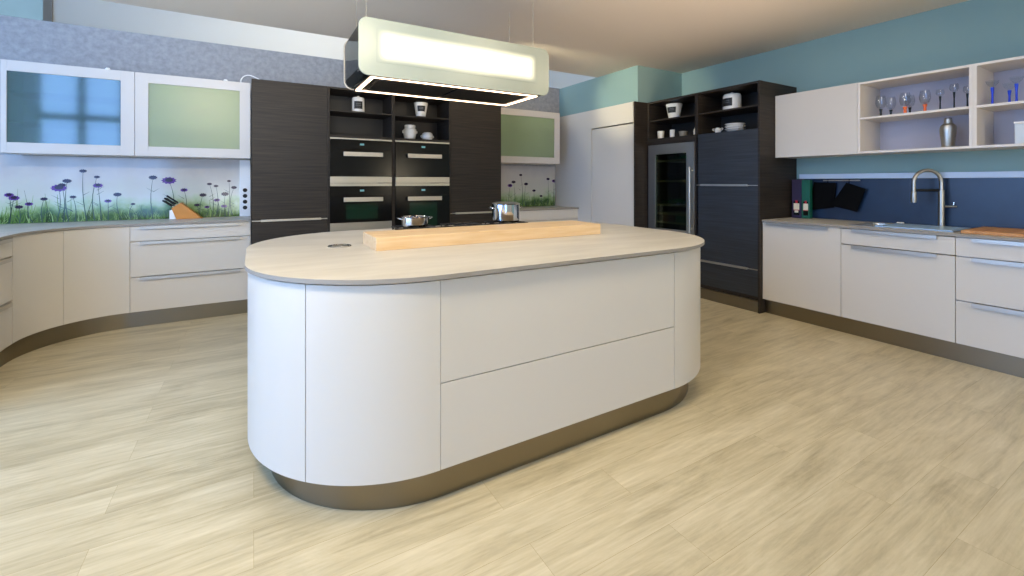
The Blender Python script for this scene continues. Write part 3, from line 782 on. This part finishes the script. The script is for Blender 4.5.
# ------------------------------------------------------------------ right run
XR = 4.32
fr = right_map(XR)
BU = (2.510, 1.838, 1.126, .42)
base_cabinet('white base cabinet with one tall front next to the dark fridge unit', fr, BU[1], BU[0], ((.143, .895, 'door'),), (XR+.3, 2.17, 0), (1.93, 2.465))
base_cabinet('white sink base cabinet with a shallow drawer over a deep one', fr, BU[2], BU[1], ((.143, .7595, 'drawer_front'), (.7675, .895, 'drawer_front')), (XR+.3, 1.48, 0), (1.22, 1.755), top=.745)
base_cabinet('white three-drawer base cabinet below the cutting board', fr, BU[3], BU[2], DR3, (XR+.3, .77, 0), (.5, 1.04))
tag(obj('plinth', bx(XR+.05, XR+.066, BU[3], 2.509, 0, .1405), 'steel_dark'), 'brushed steel plinth under the white sink run', 'plinth')
# worktop with sink cut-out
sx0, sx1, sy0, sy1 = 4.42, 4.80, 1.18, 1.79
bm = bm_new()
X0, X1 = XR-.014, XW-.012
for bb in ((X0, sx0, BU[3], 2.509), (sx1, X1, BU[3], 2.509), (sx0, sx1, sy1, 2.509), (sx0, sx1, BU[3], sy0)): box(bm, *bb, .902, .921)
bmesh.ops.remove_doubles(bm, verts=bm.verts, dist=.0001)
bmesh.ops.recalc_face_normals(bm, faces=bm.faces)
for f in bm.faces: f.material_index = 0 if f.normal.z > .5 else 1
tag(obj('worktop', bm, ['laminate', 'laminate_edge']), 'stone-coloured worktop with the sink, under the navy wall panel', 'worktop')
t = thing('sink', 'steel sink with a flat rim set in the worktop below the faucet', 'sink', (4.62, 1.45, .921))
bm = bm_new(); w_ = .025
for bb in ((sx0-w_, sx0+.006, sy0-w_, sy1+w_), (sx1-.006, sx1+.03, sy0-w_, sy1+w_), (sx0+.006, sx1-.006, sy0-w_, sy0+.006), (sx0+.006, sx1-.006, sy1-.006, sy1+w_)): box(bm, *bb, .9215, .9245)
obj('rim', bm, 'steel', t)
bm = bm_new()
lo = rrect(sx0+.03, sx1-.03, sy0+.03, sy1-.03, .05, 6); hi = rrect(sx0+.008, sx1-.008, sy0+.008, sy1-.008, .04, 6)
A = [bm.verts.new((x, y, .9235)) for x, y in hi]; B = [bm.verts.new((x, y, .76)) for x, y in lo]
for i in range(len(A)): bm.faces.new((A[i], A[(i+1) % len(A)], B[(i+1) % len(A)], B[i]))
bm.faces.new(B)
obj('bowl', bm, 'steel', t)
obj('drain_cover', bx(sx0-.015, sx1+.015, 1.165, 1.63, .9255, .9335, bev=.002), 'pale_blue', t)
tag(obj('drain_control', lathe(bm_new(), [(0, 0), (.026, 0), (.026, .014), (.022, .018), (0, .018)], (4.872, 1.62, .9215), 20, cap=False), 'white_plastic'), 'small round white drain control on the worktop behind the sink', 'drain control')

# faucet
fx, fy = 4.865, 1.352
t = thing('kitchen_faucet', 'tall arched steel kitchen faucet behind the sink', 'faucet', (fx, fy, .9215))
obj('column', lathe(bm_new(), [(0, 0), (.03, 0), (.03, .008), (.020, .012), (.020, .30), (.018, .305), (0, .305)], (fx, fy, .9215), 24, cap=False), 'steel', t)
dirv = Vector((-.75, .66, 0)).normalized(); R = .098
P = [Vector((fx, fy, 1.2265)), Vector((fx, fy, 1.27))]
for i in range(17):
    a = PI*i/16; P.append(Vector((fx, fy, 1.285))+dirv*(R-R*math.cos(a))+Vector((0, 0, R*1.05*math.sin(a))))
end = Vector((fx, fy, 0))+dirv*2*R
P += [Vector((end.x, end.y, 1.26)), Vector((end.x, end.y, 1.215))]
obj('hose_arch', tube(bm_new(), P, .0135, 12), 'steel', t)
obj('spray_head', lathe(bm_new(), [(0, 0), (.017, 0), (.020, .02), (.018, .085), (.013, .095), (0, .095)], (end.x, end.y, 1.12), 20, cap=False), 'steel', t)
obj('hose_holder', tube(bm_new(), [Vector((fx, fy, 1.222))+dirv*.018, Vector((end.x, end.y, 1.222))-dirv*.012], .011, 8), 'black', t)
bm = tube(bm_new(), [Vector((fx, fy, 1.09))-dirv*.018, Vector((fx, fy, 1.09))-dirv*.10], .013, 12)
tube(bm, [Vector((fx, fy, 1.10))-dirv*.085, Vector((fx, fy, 1.125))-dirv*.087], .006, 8)
obj('lever', bm, 'chrome', t)

# cutting board
cb = bx(4.40, 4.90, .50, 1.12, .9216, .944, bev=.004)
tag(obj('cutting_board', cb, 'board'), 'orange-brown wooden cutting board lying on the worktop beside the sink', 'cutting board')

# navy panel, ledge
tag(obj('wall_panel', bx(XW-.010, XW-.001, .42, 2.508, .9215, 1.322), 'navy'), 'dark navy wall panel behind the sink and faucet', 'wall panel')
bm = bx(XW-.035, XW-.001, .42, 2.47, 1.323, 1.371, bev=.002)
tag(obj('ledge_rail', bm, 'ledge'), 'pale metal ledge strip along the top of the navy wall panel', 'ledge')

# utensil rail with two cloths
t = thing('hanging_rail', 'short metal rail fixed under the pale ledge, carrying the black pot holders', 'rail', (XW-.05, 2.09, 1.3))
obj('bar', tube(bm_new(), [(XW-.045, 1.93, 1.305), (XW-.045, 2.24, 1.305)], .006, 8), 'alu', t)
for y in (1.945, 2.225): obj('bracket', tube(bm_new(), [(XW-.0405, y, 1.305), (XW-.0105, y, 1.305)], .005, 8), 'black', t)
def cloth(label, pts, x0, seed):
    bm = bm_new(); n = 14; rnd = random.Random(seed)
    # bilinear grid over the four corners (y,z): top-left, top-right, bottom-right, bottom-left
    tl, tr, br, bl = pts
    G = []
    for i in range(n+1):
        row = []
        for j in range(n+1):
            s, q = j/n, i/n
            y = (tl[0]*(1-s)+tr[0]*s)*(1-q)+(bl[0]*(1-s)+br[0]*s)*q
            z = (tl[1]*(1-s)+tr[1]*s)*(1-q)+(bl[1]*(1-s)+br[1]*s)*q
            puff = .012*(math.sin(PI*s)*math.sin(PI*q))**.5
            row.append((x0-puff+.003*math.sin(9*s+seed)*q, y, z, puff))
        G.append(row)
    Fv = [[bm.verts.new((p[0]-.004, p[1], p[2])) for p in row] for row in G]
    Bv = [[bm.verts.new((p[0]+p[3]+.004, p[1], p[2])) for p in row] for row in G]
    for i in range(n):
        for j in range(n):
            bm.faces.new((Fv[i][j], Fv[i][j+1], Fv[i+1][j+1], Fv[i+1][j]))
            bm.faces.new((Bv[i][j], Bv[i+1][j], Bv[i+1][j+1], Bv[i][j+1]))
    for i in range(n):
        for (a_, b2) in (((i, 0), (i+1, 0)), ((i, n), (i+1, n)), ((0, i), (0, i+1)), ((n, i), (n, i+1))):
            bm.faces.new((Fv[a_[0]][a_[1]], Fv[b2[0]][b2[1]], Bv[b2[0]][b2[1]], Bv[a_[0]][a_[1]]))
    tp = Vector((x0, (tl[0]+tr[0])/2, (tl[1]+tr[1])/2))
    return bm, tp
for lab, pts, hook in (
    ('black pot holder hanging from the rail beside the green carton', ((2.33, 1.288), (2.13, 1.282), (2.15, 1.04), (2.39, 1.0)), (2.20, 1.278)),
    ('black square pot holder hanging tilted from the rail, nearer the faucet', ((2.035, 1.284), (1.88, 1.225), (1.95, 1.01), (2.17, 1.06)), (2.02, 1.272))):
    t = thing('pot_holder', lab, 'pot holder', (XW-.045, hook[0], 1.0))
    dx = 0 if hook[0] > 2.1 else -.030
    bm, tp = cloth(lab, pts, XW-.030+dx, 2)
    obj('pad', bm, 'cloth_black', t)
    obj('loop', tube(bm_new(), smoothpath([(XW-.034, hook[0], hook[1]-.004), (XW-.054, hook[0]-.006, 1.295), (XW-.050, hook[0]-.004, 1.3135), (XW-.040, hook[0], 1.3135), (XW-.034, hook[0]+.006, 1.295), (XW-.032, hook[0]+.008, hook[1]-.004)], 4), .002, 6), 'cloth_black', t)

# two gift cartons with a pictured bottle
def carton(label, y0, y1, x0, x1, z1, mt):
    t = thing('bottle_carton', label, 'carton', ((x0+x1)/2, (y0+y1)/2, .9215), 'printed cartons on the worktop')
    z0 = .9215
    obj('box', bx(x0, x1, y0, y1, z0, z1, bev=.002), mt, t)
    yc = (y0+y1)/2; w = (y1-y0)
    bm = bm_new(); X = x0-.0006
    def rect(ya, yb, za, zb, mi, dx=0):
        f = bm.faces.new([bm.verts.new((X-dx, *p)) for p in ((ya, za), (yb, za), (yb, zb), (ya, zb))]); f.material_index = mi
    rect(yc-.3*w, yc+.3*w, z0+.03, z0+.17, 0); rect(yc-.12*w, yc+.12*w, z0+.14, z0+.18, 2, .0001)
    rect(yc-.30*w, yc+.30*w, z0+.085, z0+.15, 1, .0002); rect(yc-.3*w, yc+.3*w, z0+.078, z0+.085, 2, .0002)
    if mt == 'purple_card': rect(yc-.2*w, yc+.2*w, z0+.055, z0+.078, 1, .0002)
    obj('printed_label', bm, ['bottle_dark', 'cream_label', 'red_label'], t, smooth=False)
carton('purple carton with a bottle picture standing on the worktop against the dark cabinet', 2.398, 2.490, 4.81, 4.86, 1.315, 'purple_card')
carton('green carton with a bottle picture standing on the worktop beside the purple one', 2.318, 2.394, 4.81, 4.86, 1.31, 'green_card')

# upper run on the right -------------------------------------------------------
XU = 4.54
fx_ = right_map(XU)
UU = (2.508, 1.806, 1.09, .40)
ZR0, ZR1 = 1.537, 2.153
t = thing('wall_cabinet', 'closed white wall cabinet above the two cartons', 'wall cabinet', (XU+.2, 2.15, ZR0))
bm = bm_new(); lbox(bm, fx_, UU[1]+.001, UU[0], .0225, XW-XU-.001, ZR0, ZR1); obj('carcass', bm, 'carcass_white', t)
bm = bm_new(); lbox(bm, fx_, UU[1]+.0015, UU[0], 0, .022, ZR0-.002, ZR1+.002, bev=.001); obj('door', bm, 'front', t)
def open_shelf(label, u0, u1, org):
    t = thing('wall_shelf', label, 'wall shelf', org, 'open wall shelves')
    e = .02; D = XW-XU-.001
    bm = bm_new()
    lbox(bm, fx_, u0+.0005, u0+e, 0, D, ZR0, ZR1); lbox(bm, fx_, u1-e, u1-.0005, 0, D, ZR0, ZR1)
    lbox(bm, fx_, u0+e, u1-e, 0, D, ZR0, ZR0+.018); lbox(bm, fx_, u0+e, u1-e, 0, D, ZR1-.018, ZR1)
    obj('frame', bm, 'carcass_white', t)
    bm = bm_new(); lbox(bm, fx_, u0+e, u1-e, D-.02, D-.002, ZR0+.018, ZR1-.018); obj('back_panel', bm, 'shelf_back', t)
    bm = bm_new(); lbox(bm, fx_, u0+e+.0005, u1-e-.0005, .004, D-.0205, 1.830, 1.848); obj('shelf', bm, 'carcass_white', t)
M['shelf_back'] = mat('shelf_back_board', '#b9b4bd', .5)
open_shelf('open white wall shelf with the cocktail shaker, next to the closed cabinet', UU[2], UU[1], (XU+.2, 1.45, ZR0))
open_shelf('open white wall shelf with the blue-stemmed glasses', UU[3], UU[2], (XU+.2, .75, ZR0))

def stemglass(label, x, y, z, h, bowl, stem_h, stem, r, stem_r, group):
    t = thing('wine_glass', label, 'glass', (x, y, z), group)
    obj('foot', lathe(bm_new(), [(0, 0), (.028, 0), (.028, .002), (.006, .006), (0, .006)], (x, y, z+.0005), 20, cap=False), stem, t)
    obj('stem', lathe(bm_new(), [(0, 0), (stem_r, 0), (stem_r*.8, stem_h*.3), (stem_r*.75, stem_h*.6), (stem_r*1.25, stem_h), (0, stem_h)], (x, y, z+.0066), 14, cap=False), stem, t)
    zb = z+.0068+stem_h; hb = h-.0068-stem_h
    if bowl == 'round': pr_ = [(0.004, 0), (r*.7, hb*.12), (r, hb*.42), (r*.93, hb*.75), (r*.75, hb), (r*.72, hb), (r*.89, hb*.75), (r*.96, hb*.42), (r*.67, hb*.14), (0, .004)]
    else: pr_ = [(0.004, 0), (r*.45, hb*.18), (r*.8, hb*.5), (r, hb), (r*.97, hb), (r*.76, hb*.52), (r*.42, hb*.2), (0, .004)]
    obj('bowl', lathe(bm_new(), pr_, (x, y, zb), 24, cap=False), 'clear_glass', t)
ZS = 1.8485
G1 = 'black-stemmed glasses at the cabinet end of the shelf'
stemglass('round glass on a black stem, nearest the closed wall cabinet', 4.68, 1.69, ZS, .185, 'round', .065, 'blackstem', .038, .010, G1)
stemglass('round glass on a short black stem, right behind the first one', 4.765, 1.650, ZS, .18, 'round', .06, 'blackstem', .036, .010, G1)
stemglass('round glass on an orange stem with a black-stemmed glass close behind', 4.68, 1.525, ZS, .185, 'round', .06, 'orange', .038, .013, 'orange-stemmed glasses')
stemglass('black-stemmed glass half hidden behind an orange-stemmed one', 4.745, 1.515, ZS, .17, 'round', .06, 'blackstem', .034, .009, G1)
stemglass('round glass on an orange stem standing alone above the shaker', 4.70, 1.405, ZS, .185, 'round', .065, 'orange', .037, .012, 'orange-stemmed glasses')
G2 = 'slim black-stemmed glasses above the shaker'
stemglass('slim black-stemmed glass next to the orange one, above the shaker', 4.70, 1.313, ZS, .175, 'round', .115, 'blackstem', .026, .006, G2)
stemglass('tallest slim black-stemmed glass, between two shorter ones', 4.70, 1.232, ZS, .205, 'round', .135, 'blackstem', .028, .006, G2)
stemglass('slim black-stemmed glass partly hidden by the shelf divider', 4.70, 1.158, ZS, .175, 'round', .11, 'blackstem', .026, .006, G2)
G3 = 'blue-stemmed glasses'
stemglass('wide glass on a cobalt stem, nearest the shelf divider', 4.69, 1.024, ZS, .185, 'flare', .13, 'blue', .036, .008, G3)
stemglass('wide glass on a shorter cobalt stem, middle one of the blue row', 4.77, .955, ZS, .165, 'flare', .105, 'blue', .036, .008, G3)
stemglass('wide glass on a cobalt stem, closest to the frame edge', 4.69, .905, ZS, .19, 'flare', .135, 'blue', .036, .008, G3)

t = thing('cocktail_shaker', 'brushed steel cocktail shaker on the lower open shelf', 'shaker', (4.70, 1.267, 1.5555))
obj('body', lathe(bm_new(), [(0, 0), (.034, 0), (.037, .01), (.049, .125), (.050, .15), (.046, .175), (.030, .192), (0, .192)], (4.70, 1.267, 1.5555), 32, cap=False), 'steel', t)
obj('cap', lathe(bm_new(), [(0, 0), (.024, 0), (.023, .035), (.020, .042), (0, .044)], (4.70, 1.267, 1.748), 24, cap=False), 'steel', t)
t = thing('storage_box', 'pale square box on the lower open shelf at the frame edge', 'box', (4.72, .845, 1.5555))
obj('body', bx(4.64, 4.80, .78, .905, 1.5555, 1.70, bev=.003), 'box_pale', t)
obj('lid', bx(4.636, 4.804, .776, .909, 1.7005, 1.715, bev=.003), 'white_plastic', t)

# ------------------------------------------------------------------ crockery in the dark niches
def label_patch(parent, c, r, ang0, ang1, z0, z1, mt='slate', taper=0, marks=True):
    bm = bm_new(); n = 10
    def pt(a, z, d=0):
        rr = r+taper*(z-z0)/(z1-z0)+d
        return (c[0]+rr*math.cos(a), c[1]+rr*math.sin(a), z)
    for i in range(n):
        a, b2 = ang0+(ang1-ang0)*i/n, ang0+(ang1-ang0)*(i+1)/n
        bm.faces.new([bm.verts.new(p) for p in (pt(a, z0), pt(b2, z0), pt(b2, z1), pt(a, z1))])
    if marks:
        for k in range(2):
            zz = z0+(z1-z0)*(.42+.22*k)
            for i in range(2, n-2):
                a, b2 = ang0+(ang1-ang0)*i/n, ang0+(ang1-ang0)*(i+.7)/n
                f = bm.faces.new([bm.verts.new(p) for p in (pt(a, zz, .0004), pt(b2, zz, .0004), pt(b2, zz+.006, .0004), pt(a, zz+.006, .0004))]); f.material_index = 1
    obj('label_plate', bm, [mt, 'chalk'], parent, smooth=False)
def canister(label, x, y, z, r, h, face):
    t = thing('storage_jar', label, 'jar', (x, y, z))
    obj('body', lathe(bm_new(), [(0, 0), (r*.97, 0), (r, .006), (r, h*.80), (r*.94, h*.86), (0, h*.86)], (x, y, z), 32, cap=False), 'white_ceramic', t)
    ld = obj('lid', lathe(bm_new(), [(0, 0), (r*.93, 0), (r*.86, h*.035), (r*.3, h*.05), (0, h*.05)], (x, y, z+h*.862), 32, cap=False), 'white_ceramic', t)
    obj('knob', lathe(bm_new(), [(0, 0), (.012, 0), (.017, h*.055), (.012, h*.08), (0, h*.08)], (x, y, z+h*.913), 16, cap=False), 'white_ceramic', ld)
    label_patch(t, (x, y), r+.0012, face-.68, face+.68, z+h*.24, z+h*.66)
def cone_pot(label, x, y, z, r0, r1, h, face):
    t = thing('cone_pot', label, 'pot', (x, y, z))
    obj('body', lathe(bm_new(), [(0, 0), (r0, 0), (r1, h), (r1-.006, h+.001), (r0-.004, .008), (0, .008)], (x, y, z), 32, cap=False), 'white_ceramic', t)
    za, zb = z+h*.42, z+h*.78
    ra, rb = r0+(r1-r0)*.42, r0+(r1-r0)*.78
    label_patch(t, (x, y), ra+.0012, face-.66, face+.66, za, zb, taper=rb-ra)
YN = 5.14
canister('white lidded jar with a black label in the niche above the first oven', 1.01, YN, 2.0525, .068, .200, math.radians(-100))
cone_pot('white cone-shaped pot with a black label in the upper niche over the ovens', 1.735, YN, 2.0525, .053, .083, .185, math.radians(-105))
t = thing('ginger_jar', 'white round lidded jar below the cone-shaped pot, the taller of two', 'jar', (1.60, YN, 1.7865))
obj('body', lathe(bm_new(), [(0, 0), (.058, 0), (.066, .03), (.078, .10), (.074, .125), (.06, .140), (0, .140)], (1.60, YN, 1.7865), 32, cap=False), 'white_ceramic', t)
obj('lid', lathe(bm_new(), [(0, 0), (.062, 0), (.066, .02), (.062, .036), (.02, .042), (0, .042)], (1.60, YN, 1.927), 32, cap=False), 'white_ceramic', t)
for s in (-1, 1): obj('handle', tube(bm_new(), [(1.60+s*.070, YN, 1.9), (1.60+s*.086, YN, 1.893), (1.60+s*.086, YN, 1.875), (1.60+s*.076, YN, 1.868)], .005, 8), 'white_ceramic', t)
t = thing('lidded_bowl', 'small white squat bowl below the cone-shaped pot', 'bowl', (1.815, YN, 1.7865))
obj('body', lathe(bm_new(), [(0, 0), (.05, 0), (.068, .045), (.065, .07), (0, .07)], (1.815, YN, 1.7865), 32, cap=False), 'white_ceramic', t)
obj('lid', lathe(bm_new(), [(0, 0), (.066, 0), (.058, .02), (.04, .032), (0, .034)], (1.815, YN, 1.857), 32, cap=False), 'white_ceramic', t)
for s in (-1, 1): obj('handle', tube(bm_new(), [(1.815+s*.062, YN, 1.85), (1.815+s*.08, YN, 1.846), (1.815+s*.08, YN, 1.832), (1.815+s*.063, YN, 1.826)], .005, 8), 'white_ceramic', t)

# right niches
XN = 4.48
cone_pot('white cone-shaped pot with a black label in the niche above the wine cooler', XN, 3.70, 2.0565, .062, .098, .192, math.radians(195))
canister('white lidded jar with a black label in the niche beside the teal wall', XN, 2.935, 2.0565, .092, .205, math.radians(175))
def cup(label, x, y, z, r0, r1, h, mt, name='cup', group=None):
    t = thing(name, label, 'cup', (x, y, z), group)
    obj('body', lathe(bm_new(), [(0, 0), (r0*.8, 0), (r0, .006), (r1, h), (r1-.004, h), (r0-.004, .010), (0, .010)], (x, y, z), 24, cap=False), mt, t)
    return t
XF = 4.40
cup('cream cup above the wine cooler, farthest from the dark fridge door', XF, 3.835, 1.8245, .036, .043, .10, 'cream_ceramic')
cup('white slim cup above the wine cooler, second of the small row', XF, 3.662, 1.8245, .028, .030, .10, 'white_ceramic')
cup('low taupe cup above the wine cooler, beside the white slim one', XF, 3.502, 1.8245, .040, .052, .066, 'taupe')
t = thing('glass_carafe', 'narrow pale bottle against the partition above the wine cooler', 'bottle', (XF, 3.335, 1.8245))
obj('body', lathe(bm_new(), [(0, 0), (.022, 0), (.024, .05), (.020, .07), (.010, .085), (0, .085)], (XF, 3.335, 1.8245), 20, cap=False), 'cream_ceramic', t)
obj('stopper', lathe(bm_new(), [(0, 0), (.008, 0), (.011, .012), (0, .016)], (XF, 3.335, 1.91), 12, cap=False), 'taupe', t)
t = thing('creamer', 'small white creamer with two ears beside the stacked bowls', 'creamer', (XF, 3.05, 1.8245))
obj('body', lathe(bm_new(), [(0, 0), (.022, 0), (.034, .025), (.03, .05), (.018, .062), (0, .064)], (XF, 3.05, 1.8245), 24, cap=False), 'white_ceramic', t)
for s in (-1, 1): obj('handle', tube(bm_new(), smoothpath([(XF-.002, 3.05+s*.028, 1.872), (XF-.002, 3.05+s*.058, 1.877), (XF-.002, 3.05+s*.058, 1.862), (XF-.002, 3.05+s*.031, 1.852)], 4), .004, 6), 'white_ceramic', t)
for k, lab in enumerate(('lowest white bowl of the short stack in the dark niche', 'middle white bowl of the short stack in the dark niche', 'topmost white bowl of the short stack in the dark niche')):
    z = 1.8245+k*.026
    b = lathe(bm_new(), [(0, 0), (.060, 0), (.064, .004), (.092, .022), (.100, .025), (.100, .029), (.090, .028), (.060, .008), (0, .008)], (XF+.01, 2.855, z), 32, cap=False)
    tag(obj('bowl', b, 'white_ceramic'), lab, 'bowl', 'stacked white bowls')

# ------------------------------------------------------------------ light
def area(name, loc, rot, sx, sy, power, col):
    l = bpy.data.lights.new(name, 'AREA'); l.shape = 'RECTANGLE'; l.size = sx; l.size_y = sy; l.energy = power; l.color = col
    o = bpy.data.objects.new(name, l); C.objects.link(o); o.location = loc; o.rotation_euler = rot; return o
WARM = (1, .85, .60)
def fill_point(x, y, z, power, col, r=.22):  # added fill point behind the camera, without a fixture
    l = bpy.data.lights.new('fill_point_light', 'POINT'); l.energy = power; l.color = col; l.shadow_soft_size = r
    o = bpy.data.objects.new('fill_point_light', l); C.objects.link(o); o.location = (x, y, z)
for x, y, z, p in ((.6, -2.0, 1.45, 35), (3.3, -1.8, 1.45, 60)):
    fill_point(x, y, z, p, WARM)
for x, y, p in ((-.7, 1.1, 80), (.8, 1.3, 19), (2.2, 1.3, 19), (3.5, 1.0, 8)):
    area('ceiling_fill', (x, y, ZC-.03), (math.radians(38), 0, 0), .6, .35, p, (1, .86, .60))  # added soft fill tilted towards the back run, without fixtures
def fill_uplight(x, y, z, tx, ty, p, col, ang=46):  # added spot from behind the camera to brighten the ceiling
    l = bpy.data.lights.new('ceiling_wash_fill', 'SPOT'); l.energy = p; l.color = col; l.spot_size = math.radians(ang); l.spot_blend = 1; l.shadow_soft_size = .6
    o = bpy.data.objects.new('ceiling_wash_fill', l); C.objects.link(o); o.location = (x, y, z)
    o.rotation_euler = (Vector((tx, ty, ZC))-o.location).to_track_quat('-Z', 'Y').to_euler()
fill_uplight(-.3, -1.0, 1.2, .2, 2.9, 640, (.95, .97, 1))
fill_uplight(3.2, -1.0, 1.2, 3.0, 2.7, 440, (1, .73, .52))
sl = bpy.data.lights.new('spotlight', 'SPOT'); sl.energy = 120; sl.color = (1, .9, .6); sl.spot_size = math.radians(38); sl.spot_blend = .9; sl.shadow_soft_size = .05
so = bpy.data.objects.new('spotlight', sl); C.objects.link(so); so.location = (2.1, 3.9, 2.66)
so.rotation_euler = (Vector((4.13, 4.15, 2.42))-so.location).to_track_quat('-Z', 'Y').to_euler()
area('hall_fill', (1, 6.8, 5.1), (0, 0, 0), 3, 1.2, 75, (1, .95, .85))  # added fill to brighten the far hall wall

w = bpy.data.worlds.new('sky'); bpy.context.scene.world = w; w.use_nodes = True
bg = w.node_tree.nodes['Background']; bg.inputs[1].default_value = 6.6
tcw = w.node_tree.nodes.new('ShaderNodeTexCoord'); spw = w.node_tree.nodes.new('ShaderNodeSeparateXYZ')
mrw = w.node_tree.nodes.new('ShaderNodeMapRange'); mrw.inputs['From Min'].default_value = .45; mrw.inputs['From Max'].default_value = .85
mxw = w.node_tree.nodes.new('ShaderNodeMix'); mxw.data_type = 'RGBA'
mxw.inputs[6].default_value = (.27, .51, 1.0, 1); mxw.inputs[7].default_value = (.62, .78, .9, 1)
lw_ = w.node_tree.links.new
lw_(tcw.outputs['Generated'], spw.inputs[0]); lw_(spw.outputs['Y'], mrw.inputs[0]); lw_(mrw.outputs[0], mxw.inputs[0]); lw_(mxw.outputs[2], bg.inputs[0])

vs = bpy.context.scene.view_settings
vs.view_transform = 'Standard'; vs.look = 'None'; vs.gamma = 1; vs.use_curve_mapping = False; vs.exposure = .14
for o in bpy.data.objects:
    if '_o' in o: del o['_o']
